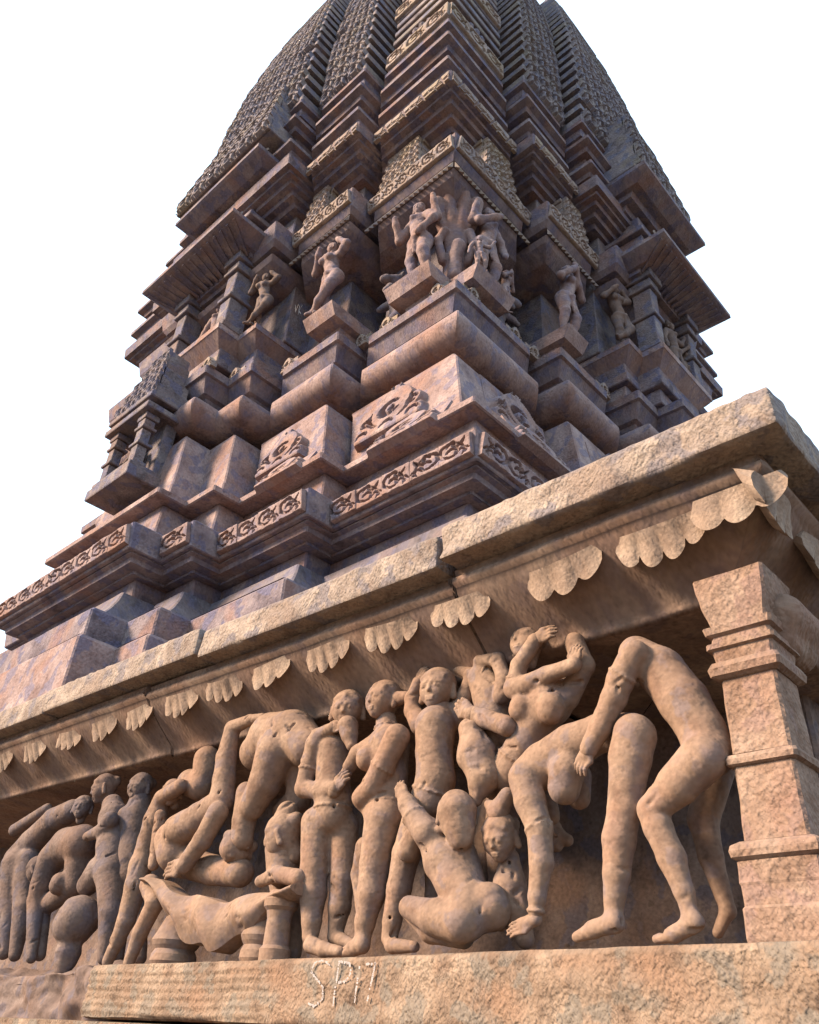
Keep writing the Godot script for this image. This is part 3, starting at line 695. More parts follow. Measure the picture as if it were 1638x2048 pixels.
func plan(xo: float, zo: float, s: float, nseg: int, ki := 0.0, gap := 0.0, rec := 0.0) -> PackedVector2Array:
	var fr := []        # right half of the front, from the middle to the corner
	for q in nseg:
		var i: int = nseg - 1 - q
		var wi: float = W[i] - (ki if i == 0 else 0.0)
		if i > 0:
			var x: float = -B[i] * s + xo
			var wb: float = W[i - 1] - (ki if i == 1 else 0.0) + zo
			fr.append(Vector2(x, W[i] + zo))
			if gap > 0 and i < 3:
				fr.append(Vector2(x, wb - rec)); fr.append(Vector2(x + gap, wb - rec)); fr.append(Vector2(x + gap, wb))
			else: fr.append(Vector2(x, wb))
		else:
			fr.append(Vector2(xo - ki, wi + zo))
	var pts := PackedVector2Array()
	for i in range(fr.size() - 1, -1, -1): pts.append(Vector2(-2.0 * HALF_Z - fr[i].x, fr[i].y))
	for p in fr: pts.append(p)
	var rt := []        # the right side, from the corner to the middle, then mirrored
	for i in range(1, nseg):
		var wb: float = W[i - 1] - (ki if i == 1 else 0.0) + xo
		var z: float = -B[i] * s + zo
		if gap > 0 and i < 3:
			rt.append(Vector2(wb, z + gap)); rt.append(Vector2(wb - rec, z + gap)); rt.append(Vector2(wb - rec, z))
		else: rt.append(Vector2(wb, z))
		rt.append(Vector2(W[i] + xo, -B[i] * s + zo))
	for p in rt: pts.append(p)
	for i in range(rt.size() - 1, -1, -1): pts.append(Vector2(rt[i].x, -2.0 * HALF_X - rt[i].y))
	var half := pts.size()
	for i in half: pts.append(Vector2(-2.0 * HALF_Z - pts[i].x, -2.0 * HALF_X - pts[i].y))
	var out := PackedVector2Array()
	var c := .012
	for i in pts.size():
		var a := pts[(i + pts.size() - 1) % pts.size()]
		var b := pts[i]
		var d := pts[(i + 1) % pts.size()]
		var u := (b - a).normalized()
		var v := (d - b).normalized()
		if u.cross(v) < 0:
			out.append(b - u * c); out.append(b + v * c)
		else:
			out.append(b)
	return out

func loop3(p: PackedVector2Array, y: float) -> PackedVector3Array:
	var o := PackedVector3Array()
	for q in p: o.append(Vector3(q.x, y, q.y))
	return o

# one course of masonry round the shrine: prof = [[y, x offset, z offset], ...] from bottom to top
func course(called: String, prof: Array, s: float, nseg: int, mat: Material, parent: Node, smooth_v := false, amp := .012, ki := 0.0, step := .16, gap := 0.0, rec := 0.0, joint := .7) -> MeshInstance3D:
	var g := Geo.new()
	var rows := []
	for q in prof: rows.append(loop3(plan(q[1], q[2], s, nseg, ki, gap, rec), q[0]))
	var n: int = rows[0].size()
	var R := rows.size()
	for i in n:
		var i2 := (i + 1) % n
		var fine: bool = i > 0 and rows[0][i].z > -5.5 and rows[0][i].x > -7.0
		var len: float = rows[0][i].distance_to(rows[0][i2])
		var m := maxi(1, int(len / step)) if fine else 1
		var nf := []
		for j in R - 1:
			nf.append((rows[j + 1][i2] - rows[j][i]).cross(rows[j + 1][i] - rows[j][i2]).normalized())
		# [position, offset before, offset after]; a joint dips in and the next stone sits a little off
		var ts := [[0.0, 0.0, 0.0]]
		var hn: Vector3 = Vector3(rows[0][i2].z - rows[0][i].z, 0, rows[0][i].x - rows[0][i2].x).normalized() * -1.0
		if fine and joint > 0 and len > joint * .9:
			var stones := maxi(1, int(len / joint))
			var off := 0.0
			for q in stones:
				var t1 := (q + 1.0 + (rng.randf_range(-.25, .25) if q < stones - 1 else 0.0)) / stones
				var t0: float = ts[-1][0]
				var mm := maxi(1, int((t1 - t0) * len / step))
				for k in range(1, mm): ts.append([lerpf(t0, t1, float(k) / mm), off, off])
				if q < stones - 1:
					var e := .006 / len
					var nxt := rng.randf_range(-.008, .004)
					ts.append([t1 - e, off, off]); ts.append([t1, -.02, -.02]); ts.append([t1 + e, nxt, nxt])
					off = nxt
			ts.append([1.0, 0.0, 0.0])
		else:
			for k in m: ts.append([(k + 1.0) / m, 0.0, 0.0])
		for j in R - 1:
			var nb: Vector3 = nf[j]
			var nt: Vector3 = nf[j]
			if smooth_v:
				if j > 0 and nf[j].dot(nf[j - 1]) > .6: nb = (nf[j] + nf[j - 1]).normalized()
				if j < R - 2 and nf[j].dot(nf[j + 1]) > .6: nt = (nf[j] + nf[j + 1]).normalized()
			for k in ts.size() - 1:
				var t0: float = ts[k][0]
				var t1: float = ts[k + 1][0]
				var o0: Vector3 = hn * ts[k][2]
				var o1: Vector3 = hn * ts[k + 1][1]
				var a: Vector3 = rows[j][i].lerp(rows[j][i2], t0) + o0
				var b: Vector3 = rows[j][i].lerp(rows[j][i2], t1) + o1
				var c: Vector3 = rows[j + 1][i].lerp(rows[j + 1][i2], t1) + o1
				var d: Vector3 = rows[j + 1][i].lerp(rows[j + 1][i2], t0) + o0
				if fine and amp > 0:
					a = warp(a, amp, .05); b = warp(b, amp, .05); c = warp(c, amp, .05); d = warp(d, amp, .05)
				g.quadn(a, b, c, d, nb, nb, nt, nt)
	for e in [0, R - 1]:
		var p2 := PackedVector2Array()
		for q in rows[e]: p2.append(Vector2(q.x, q.z))
		var tr := Geometry2D.triangulate_polygon(p2)
		for k in range(0, tr.size(), 3):
			var a: Vector3 = rows[e][tr[k]]
			var b: Vector3 = rows[e][tr[k + 1]]
			var c: Vector3 = rows[e][tr[k + 2]]
			var up: bool = (b - a).cross(c - a).y > 0
			if up == (e > 0): g.tri(a, b, c)
			else: g.tri(a, c, b)
	return part(called, g.mesh(), mat, parent)

# ends of one face of the plan; side 0 = front (+z), 1 = right (+x); returns [left end, right end] seen from outside
func face(side: int, seg: int, xo: float, zo: float, s: float, nseg: int) -> Array:
	if side == 0:
		var r: float = -B[seg] * s + xo
		var l: float = (-B[seg + 1] * s + xo) if seg + 1 < nseg else (-2.0 * HALF_Z - r)
		return [Vector3(l, 0, W[seg] + zo), Vector3(r, 0, W[seg] + zo)]
	var a: float = -B[seg] * s + zo
	var b: float = (-B[seg + 1] * s + zo) if seg + 1 < nseg else (-2.0 * HALF_X - a)
	return [Vector3(W[seg] + xo, 0, a), Vector3(W[seg] + xo, 0, b)]

func face_basis(side: int) -> Basis:
	return Basis() if side == 0 else Basis(Vector3(0, 0, -1), Vector3.UP, Vector3(1, 0, 0))

func tile_row(called: String, ms: Array, w: float, side: int, seg: int, xo: float, zo: float, s: float, nseg: int, y: float, mat: Material, parent: Node, out := 0.0, tilt := 0.0, margin := .02) -> void:
	var e := face(side, seg, xo, zo, s, nseg)
	var bs := face_basis(side)
	var len: float = e[0].distance_to(e[1]) - margin * 2.0
	var n := maxi(1, int(round(len / w)))
	var sx := len / (n * w)
	for i in n:
		var p: Vector3 = e[0].lerp(e[1], (margin + (i + .5) * len / n) / (len + margin * 2.0))
		var flip := -1.0 if ms.size() > 1 and rng.randf() < .3 else 1.0
		part(called, ms[rng.randi() % ms.size()], mat, parent, Transform3D(bs * Basis(Vector3.RIGHT, tilt + rng.randf_range(-.03, .03)) * Basis.from_scale(Vector3(sx * .995 * flip, 1, rng.randf_range(.8, 1.1))), p + bs.z * out + Vector3.UP * y))

# ---------------------------------------------------------------- the platform
func sag(x: float) -> float:
	return maxf(0.0, -.9 - x) * .021

func chisel_slab(p: Vector3, d: Vector3) -> float:
	if absf(d.y) > .8: return 0.0
	var u := p.x + p.z * .7
	var t := noise2.get_noise_3d(u * 1500.0 + p.y * 500.0, p.y * 330.0, 3.0)
	var q := noise.get_noise_3d(u * 500.0, p.y * 600.0, 9.0)
	var chip := maxf(0.0, noise.get_noise_3d(u * 160.0, p.y * 420.0, 40.0) - .1)
	return t * .005 + q * .0045 - chip * .026

func chisel_ledge(p: Vector3, d: Vector3) -> float:
	if absf(d.y) > .8: return noise.get_noise_3d(p.x * 300.0, 5.0, p.z * 300.0) * .004
	var m := smoothstep(-.05, .2, noise.get_noise_3d(p.x * 60.0, p.y * 90.0, 70.0) - (p.x + .9) * .25)
	var l := sin(p.y * 285.0 + noise.get_noise_3d(p.x * 140.0, p.y * 50.0, 0.0) * 4.0)
	var q := noise.get_noise_3d(p.x * 190.0, p.y * 900.0, 19.0)
	var r := noise2.get_noise_3d(p.x * 1100.0, p.y * 1700.0, 4.0)
	var hollow := maxf(0.0, noise.get_noise_3d(p.x * 200.0, p.y * 330.0, 90.0) - .22)
	return l * .0026 * m + q * .0045 + r * .002 - hollow * .018

func broken(p: Vector3, d: Vector3) -> float:
	var q := noise.get_noise_3d(p.x * 110.0, p.y * 130.0, p.z * 110.0)
	var r := noise2.get_noise_3d(p.x * 300.0, p.y * 420.0, p.z * 300.0)
	return q * .06 + r * .045 + noise.get_noise_3d(p.x * 420.0, p.y * 700.0, p.z * 420.0) * .03 + noise2.get_noise_3d(p.x * 900.0, p.y * 900.0, p.z * 900.0) * .01 - maxf(0.0, d.y) * .02

func shift_mesh(g: Geo, at: Vector3) -> ArrayMesh:
	g.move(Transform3D(Basis(), -at))
	return g.mesh()

func build_platform() -> void:
	var t := thing("temple_platform", "high sandstone platform with rough overhanging slab edge and carved frieze recess", "platform", Vector3(-3, 0, 0))
	var at := Vector3(-3, 0, 0)
	var g: Geo
	# core under and behind the frieze
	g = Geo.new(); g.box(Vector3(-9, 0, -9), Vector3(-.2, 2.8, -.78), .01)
	part("core", shift_mesh(g, at), M.figure_grey, t)  # dark grey paints in the recess shade; set deep for the same end
	# lower courses
	for c in [[.0, .35, .42], [.352, .7, .3], [.702, 1.05, .16], [1.052, 1.36, .1], [1.362, 1.655, .062]]:
		g = rough_block(Vector3(-9, c[0], -9), Vector3(c[2] + .02, c[1], c[2]), .06, .012, .02, null, "XZYy")
		part("base_course", shift_mesh(g, at), M.ledge, t)
	# ledge the figures stand on
	g = rough_block(Vector3(-2.455, 1.66, -.8), Vector3(.075, FLOOR, .045), .0065, .016, .012, chisel_ledge, "xXyYzZ")
	part("ledge_block", shift_mesh(g, at), M.ledge, t)
	g = rough_block(Vector3(-3.6, 1.56, -.8), Vector3(-2.465, FLOOR + .022, .0), .009, .04, .02, broken, "xXYzZ")
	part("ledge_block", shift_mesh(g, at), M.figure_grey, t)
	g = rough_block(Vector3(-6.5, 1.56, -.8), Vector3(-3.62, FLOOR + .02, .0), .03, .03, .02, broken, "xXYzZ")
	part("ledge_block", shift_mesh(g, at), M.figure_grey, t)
	g = rough_block(Vector3(-.6, 1.66, -5), Vector3(.07, FLOOR - .004, -.61), .03, .014, .01, null, "xXYzZ")
	part("ledge_block", shift_mesh(g, at), M.ledge, t)
	# slab edge: blocks laid end to end
	for b in [[-.835, .148, .0], [-2.05, -.85, -.012], [-3.3, -2.056, .0], [-4.7, -3.306, -.004], [-6.6, -4.706, .0]]:
		var mid: float = (b[0] + b[1]) / 2
		var lo := Vector3(b[0] - mid, -.056, -.75)
		var hi := Vector3(b[1] - mid, .056, .148 + b[2])
		g = rough_block(lo, hi, .0075, .012, .012, func(p, d): return chisel_slab(p + Vector3(mid, 0, 0), d), "xXyYzZ")
		var tilt := 0.0 if b[0] > -.9 else -.021
		part("slab_block", g.mesh(), M.slab, t, Transform3D(Basis(Vector3.BACK, tilt), Vector3(mid, 2.86 + b[2] + (0.0 if b[0] > -.9 else sag(mid)), 0) - at))
	g = rough_block(Vector3(-.75, 2.804, -5), Vector3(.148, 2.915, -.752), .02, .012, .012, chisel_slab, "xXyYzZ")
	part("slab_block", shift_mesh(g, at), M.slab, t)
	g = rough_block(Vector3(-9, 2.79, -9), Vector3(-.3, 2.9, -.6), .3, .01, .01, null, "XYZ")
	part("paving", shift_mesh(g, at), M.slab, t)
	# cornice under the slab: an ogee with hanging leaves
	var prof := [Vector2(.066, 2.808), Vector2(.06, 2.788), Vector2(.074, 2.78), Vector2(.075, 2.762), Vector2(.058, 2.755), Vector2(.05, 2.738), Vector2(.032, 2.716), Vector2(.008, 2.692), Vector2(-.02, 2.666), Vector2(-.05, 2.64), Vector2(-.078, 2.615),
		Vector2(-.1, 2.596), Vector2(-.106, 2.58), Vector2(-.112, 2.56), Vector2(-.8, 2.556)]
	for b in [[-.845, -10.0, 0.0], [-2.5, -.853, -.012], [-4.4, -2.506, -.006], [-6.6, -4.406, 0.0]]:
		g = Geo.new()
		var corner: bool = b[1] < -9
		var x1: float = b[1]
		var cols := 90 if not corner else 60
		var pts := PackedVector3Array()
		for j in range(prof.size() - 1, -1, -1):
			for i in cols + 1:
				var xe: float = prof[j].x if corner else x1
				var x: float = lerpf(b[0], xe, float(i) / cols)
				var p := Vector3(x, prof[j].y + sag(x) + b[2], prof[j].x + b[2])
				var e := warp(p, .016, .06)
				e += Vector3(0, 1, 1) * noise2.get_noise_3d(x * 260.0, p.y * 260.0, 8.0) * .003
				if corner and i > cols - 3: e.x = p.x
				pts.append(e)
		g.grid(pts, cols + 1, prof.size())
		if corner:
			pts = PackedVector3Array()
			for j in range(prof.size() - 1, -1, -1):
				for i in 31:
					var z: float = lerpf(prof[j].x, -4.0, pow(i / 30.0, 2.0))
					pts.append(warp(Vector3(prof[j].x, prof[j].y, z), .016 if i > 1 else 0.0, .06))
			g.grid(pts, 31, prof.size())
		for e in [b[0], x1]:
			if corner and e < -9: continue
			for j in prof.size() - 1:
				var q: Vector2 = prof[j]
				var r: Vector2 = prof[j + 1]
				g.quad(Vector3(e, q.y + sag(e), q.x), Vector3(e, r.y + sag(e), r.x), Vector3(e, r.y + sag(e), -.35), Vector3(e, q.y + sag(e), -.35))
		part("cornice_moulding", shift_mesh(g, at), M.cornice, t)
	# hanging leaves, each a three-lobed pendant
	var leaf := []
	for v in 4:
		var lg := Geo.new()
		var nu := 44
		var nv := 16
		var lobes: int = [4, 3, 4, 4][v]
		var fp := PackedVector3Array()
		var bp := PackedVector3Array()
		for jj in nv + 1:
			for ii in nu + 1:
				var uu := float(ii) / nu
				var vv := float(jj) / nv        # 0 at the tip, 1 at the root
				var ph := uu * lobes
				var sc := absf(sin(PI * ph))
				var side := absf(uu - .5) * 2.0
				var ln := .082 - .026 * side * side - .026 * (1.0 - pow(sc, .45)) + .006 * sin(v * 2.1 + ph)
				var dn := 1.0 - vv
				var x := (uu - .5) * (.2 + .035 * dn)
				var y := .035 - ln * dn
				var z := .018 + .01 * dn * dn + .02 * sc * dn - .02 * pow(side, 3.0)
				var e := Vector3(x, y, z)
				e += Vector3(0, 0, 1) * noise2.get_noise_3d(x * 900.0 + v * 99.0, y * 900.0, 2.0) * .005
				fp.append(e)
				bp.append(Vector3(x * .96, y + .006 * dn, z - .03 - .03 * vv))
		lg.grid(fp, nu + 1, nv + 1)
		var rb := PackedVector3Array()
		for jj in nv + 1:
			for ii in nu + 1: rb.append(bp[jj * (nu + 1) + nu - ii])
		lg.grid(rb, nu + 1, nv + 1)
		for ii in nu: lg.quad(bp[ii], bp[ii + 1], fp[ii + 1], fp[ii])
		for jj in nv:
			lg.quad(bp[jj * (nu + 1)], fp[jj * (nu + 1)], fp[(jj + 1) * (nu + 1)], bp[(jj + 1) * (nu + 1)])
			var q := jj * (nu + 1) + nu
			lg.quad(fp[q], bp[q], bp[q + nu + 1], fp[q + nu + 1])
		leaf.append(lg.mesh())
	var k := 0
	for x in [-.21, -.49, -.85, -1.13, -1.42, -1.72, -2.0, -2.28, -2.59, -2.88, -3.2, -3.54, -3.88, -4.22]:
		var s: float = .95 + .08 * sin(k * 3.1) + (.1 if x > -.6 else 0.0)
		part("leaf_pendant", leaf[k % 4], M.petal, t, Transform3D(Basis(Vector3.RIGHT, .72 + .08 * sin(k * 2.3)).scaled(Vector3(s, s, s)) * Basis(Vector3.BACK, .06 * sin(k * 1.7)), Vector3(x, 2.706 + sag(x), .016) - at))
		k += 1
	# the corner leaf, carried round the edge
	part("leaf_pendant", leaf[1], M.petal, t, Transform3D(Basis(Vector3.RIGHT, .6), Vector3(.0, 2.71, .045) - at))
	part("leaf_pendant", leaf[2], M.petal, t, Transform3D(Basis(Vector3.UP, PI / 2) * Basis(Vector3.RIGHT, .6), Vector3(.045, 2.71, -.01) - at))
	for z in [-.3, -.62, -.95]:
		part("leaf_pendant", leaf[k % 4], M.petal, t, Transform3D(Basis(Vector3.UP, PI / 2) * Basis(Vector3.RIGHT, .6), Vector3(.04, 2.7, z) - at))
		k += 1
	# chalk scrawl on the ledge
	var strokes := [
		[[.075, .118], [.05, .13], [.02, .126], [.008, .105], [.03, .09], [.058, .07], [.062, .045], [.035, .028], [.01, .034]],
		[[.1, .03], [.108, .128]], [[.108, .126], [.145, .122], [.152, .1], [.135, .082], [.106, .08]],
		[[.172, .036], [.176, .09]], [[.178, .108], [.179, .114]],
		[[.2, .118], [.232, .12], [.222, .08], [.214, .04]]]
	g = Geo.new()
	for s in strokes:
		for i in s.size() - 1:
			var a := Vector3(-1.31 + s[i][0] * 1.05, FLOOR - .14 + s[i][1], 0)
			var b := Vector3(-1.31 + s[i + 1][0] * 1.05, FLOOR - .14 + s[i + 1][1], 0)
			var bits := maxi(1, int(a.distance_to(b) / .004))
			for k2 in bits:
				if rng.randf() < .16: continue
				var p := a.lerp(b, float(k2) / bits); var q := a.lerp(b, (k2 + 1.0) / bits)
				var pr := (b - a).cross(Vector3.BACK).normalized() * rng.randf_range(.0014, .0034)
				var jit := Vector3(rng.randf_range(-.001, .001), rng.randf_range(-.001, .001), 0)
				p += jit; q += jit
				p.z = .0475; q.z = .0475
				g.quad(p - pr, p + pr, q + pr, q - pr)
	var sc := part("chalk_lettering", shift_mesh(g, at), M.chalk, t)
	sc.set_meta("label", "pale chalk scrawl on the ledge")

func build_pilaster() -> void:
	var c := Vector3(-.08, FLOOR, -.085)
	var t := thing("carved_pilaster", "square sandstone pilaster with stepped rings at the corner of the frieze", "pilaster", c)
	var secs := [["base_block", [[-.003, .084], [.01, .086], [.06, .085], [.065, .081], [.1, .081], [.105, .083], [.143, .082]]],
		["ring", [[.143, .078], [.15, .09], [.162, .092], [.172, .089], [.18, .076]]],
		["shaft", [[.18, .067], [.33, .065]]],
		["ring", [[.326, .066], [.33, .076], [.34, .078], [.348, .075], [.352, .066]]],
		["shaft", [[.35, .065], [.522, .063]]],
		["ring", [[.515, .066], [.522, .08], [.538, .083], [.552, .076], [.556, .066]]],
		["collar", [[.553, .066], [.582, .07], [.585, .079], [.597, .079], [.6, .07], [.615, .068], [.62, .078], [.636, .082], [.64, .07]]],
		["capital", [[.638, .066], [.66, .07], [.69, .078], [.73, .084], [.758, .086]]]]
	for s in secs:
		var g := Geo.new()
		var rows := []
		for q in s[1]:
			var w: float = q[1] * .955
			rows.append(g.chamfer_loop(-w, w, -w, w, .006, q[0]))
		for j in rows.size() - 1:
			for i in 8:
				var i2 := (i + 1) % 8
				var len: float = rows[j][i].distance_to(rows[j][i2])
				var m := maxi(1, int(len / .012))
				var mm := maxi(1, int(absf(rows[j + 1][i].y - rows[j][i].y) / .014))
				var pts := PackedVector3Array()
				for b in mm + 1:
					for a in m + 1:
						var p: Vector3 = rows[j][i].lerp(rows[j][i2], float(a) / m).lerp(rows[j + 1][i].lerp(rows[j + 1][i2], float(a) / m), float(b) / mm)
						var e := warp(p, .005, .2)
						e += Vector3(p.x, 0, p.z).normalized() * (noise2.get_noise_3d(p.x * 1300.0, p.y * 1300.0, p.z * 1300.0) * .0016 + noise.get_noise_3d(p.x * 300.0, p.y * 800.0, p.z * 300.0) * .003)
						pts.append(e)
				g.grid(pts, m + 1, mm + 1)
		g.cap(rows[0], false); g.cap(rows[-1], true)
		part(s[0], g.mesh(), M.pilaster, t)
	# scrolled bracket on the right side of the capital
	var sb := PackedFloat32Array()
	bone(sb, Vector3(.07, .67, .0), .05, Vector3(.07, .67, -.12), .05, .02)
	bone(sb, Vector3(.05, .62, .0), .04, Vector3(.05, .62, -.12), .04, .02)
	var bg := Geo.new()
	net(sb, .006, .003, 600.0, bg)
	part("bracket", bg.mesh(), M.pilaster, t, Transform3D(Basis(), Vector3(0, 0, -.03)))

func build_frieze() -> Array:
	var list := [
		["lean", "bare carved figure leaning forward with bent knees, next to the square pilaster", M.figure],
		["bend", "carved figure bowed double with one arm straight down, armlet above the elbow", M.figure],
		["crouch", "small crouching carved figure with a knotted topknot, behind the bowed figure's arm", M.figure],
		["kneel", "carved figure seated on the ledge with its back turned and legs folded", M.figure],
		["raised", "carved standing figure with both arms raised beside its head, face turned left", M.figure],
		["sack", "carved figure holding up a heavy bundle, right of the raised-arm figure", M.figure],
		["veil", "carved figure covering its face with its forearms, high under the cornice break", M.figure],
		["attend", "carved standing figure in left profile with an armlet, arm folded at the waist", M.figure],
		["beard", "slim carved standing figure with a long pointed beard and hand to its chin", M.figure],
		["recline", "carved reclining figure on the draped couch with one leg raised high", M.figure],
		["arch", "carved acrobat bent over double, rounded back touching the cornice", M.figure],
		["pot", "carved kneeling attendant with a round covered head at the couch's right end", M.figure],
		["rod", "thin-legged carved attendant at the left end of the couch, grasping a rod", M.figure],
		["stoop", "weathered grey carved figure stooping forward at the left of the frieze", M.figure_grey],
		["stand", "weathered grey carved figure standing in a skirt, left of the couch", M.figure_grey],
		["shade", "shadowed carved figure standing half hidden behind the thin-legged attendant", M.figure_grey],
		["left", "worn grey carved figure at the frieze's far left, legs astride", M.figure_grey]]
	var out := []
	for e in list:
		var spec: Dictionary = FIGS[e[0]]
		var lo := 1e9
		var p: Array = spec.ch[0][0]
		var base := Vector3(p[0], FLOOR, -.1)
		out.append([jobs.size(), "carved_figure", e[1], base, e[2]])
		jobs.append(figure_job(spec, .0047, .0012, base))
	return out

func build_couch() -> void:
	var g: Geo
	var t := thing("draped_couch", "low carved couch hung with a patterned cloth, on bell-shaped feet", "couch", Vector3(-1.83, FLOOR, -.05))
	# cloth: a swag with thickness, hanging lowest near its middle
	var cols := 60
	var rows := 26
	var front := PackedVector3Array()
	for j in rows + 1:
		for i in cols + 1:
			var u := float(i) / cols
			var v := float(j) / rows
			var x := lerpf(-.45, .38, u)
			var top := lerpf(.275, .2, u) - .06 * sin(PI * u) + .008 * sin(u * 19.0)
			var bot := lerpf(.25, .17, u) - .17 * pow(sin(PI * clampf(u * 1.02, 0, 1)), 1.3) + .012 * sin(u * 31.0)
			var y := lerpf(bot, top, v)
			var z := .045 + .03 * sin(PI * v) + .009 * sin(u * 26.0 + v * 3.0) + .004 * noise.get_noise_3d(x * 900.0, y * 900.0, 1.0)
			var ring := 1e9
			for c in 9:
				var q := Vector2(-.3 + c * .075, .1 + .035 * ((c * 2) % 3))
				ring = minf(ring, absf(Vector2(x, y).distance_to(q) - .014))
			z -= .004 * (1.0 - smoothstep(.002, .005, ring))
			front.append(Vector3(x, y, z))
	g = Geo.new()
	g.grid(front, cols + 1, rows + 1)
	var back := PackedVector3Array()
	for j in rows + 1:
		for i in cols + 1:
			var p := front[j * (cols + 1) + cols - i]
			back.append(Vector3(p.x, p.y, -.02))
	g.grid(back, cols + 1, rows + 1)
	for i in cols:
		var a := front[i]; var b := front[i + 1]
		g.quad(Vector3(a.x, a.y, -.02), Vector3(b.x, b.y, -.02), b, a)
		a = front[rows * (cols + 1) + i]; b = front[rows * (cols + 1) + i + 1]
		g.quad(a, b, Vector3(b.x, b.y, -.02), Vector3(a.x, a.y, -.02))
	for j in rows:
		for e in [0, cols]:
			var a := front[j * (cols + 1) + e]; var b := front[(j + 1) * (cols + 1) + e]
			g.quad(Vector3(a.x, a.y, -.02), a, b, Vector3(b.x, b.y, -.02))
	part("cloth", g.mesh(), M.figure, t)
	for e in [[-.27, 1.15], [.18, .9]]:
		g = Geo.new()
		var s: float = e[1]
		g.lathe([Vector2(0, 0), Vector2(.06 * s, .0), Vector2(.066 * s, .01), Vector2(.064 * s, .03), Vector2(.056 * s, .045), Vector2(.064 * s, .056), Vector2(.07 * s, .07), Vector2(.066 * s, .08), Vector2(.058 * s, .1), Vector2(.042 * s, .14), Vector2(.02 * s, .16), Vector2(0, .165)], 28)
		part("foot", g.mesh(), M.figure, t, Transform3D(Basis(), Vector3(e[0], .0, .0)))
	g = Geo.new()
	g.lathe([Vector2(0, 0), Vector2(.045, 0), Vector2(.046, .03), Vector2(.038, .04), Vector2(.036, .11), Vector2(.04, .13), Vector2(.05, .14), Vector2(.052, .16), Vector2(.04, .17), Vector2(.034, .185), Vector2(0, .19)], 24)
	part("post", g.mesh(), M.figure, t, Transform3D(Basis(), Vector3(.275, 0, .02)))
	# bundle and boulder-like pot in the frieze
	var b := PackedFloat32Array()
	for q in [[-.861, .546, -.05, .034, -.838, .475, -.05, .05], [-.838, .475, -.05, .05, -.816, .42, -.05, .042], [-.816, .42, -.05, .042, -.84, .36, -.05, .016]]:
		bone(b, Vector3(q[0], q[1], q[2]), q[3], Vector3(q[4], q[5], q[6]), q[7], .02)
	g = Geo.new()
	net(b, .006, .008, 700.0, g)
	var o := part("carved_bundle", shift_mesh(g, Vector3(-.84, .35, -.05)), M.figure, self, Transform3D(Basis(), Vector3(-.84, .35 + FLOOR, -.05)))
	tag(o, "knobbly carved bundle hanging from the hands of the upper figure", "bundle")
	b = PackedFloat32Array()
	bone(b, Vector3(-2.86, .18, -.08), .085, Vector3(-2.88, .16, -.08), .08, .02)
	bone(b, Vector3(-2.88, .06, -.08), .05, Vector3(-2.88, .0, -.08), .035, .02)
	g = Geo.new()
	net(b, .008, .014, 320.0, g)
	o = part("carved_pot", shift_mesh(g, Vector3(-2.87, 0, -.08)), M.figure_grey, self, Transform3D(Basis(), Vector3(-2.87, FLOOR, -.08)))
	tag(o, "broken round grey stone pot below the stooping figure", "pot")

# ---------------------------------------------------------------- the shrine
var mesh_tiles := []

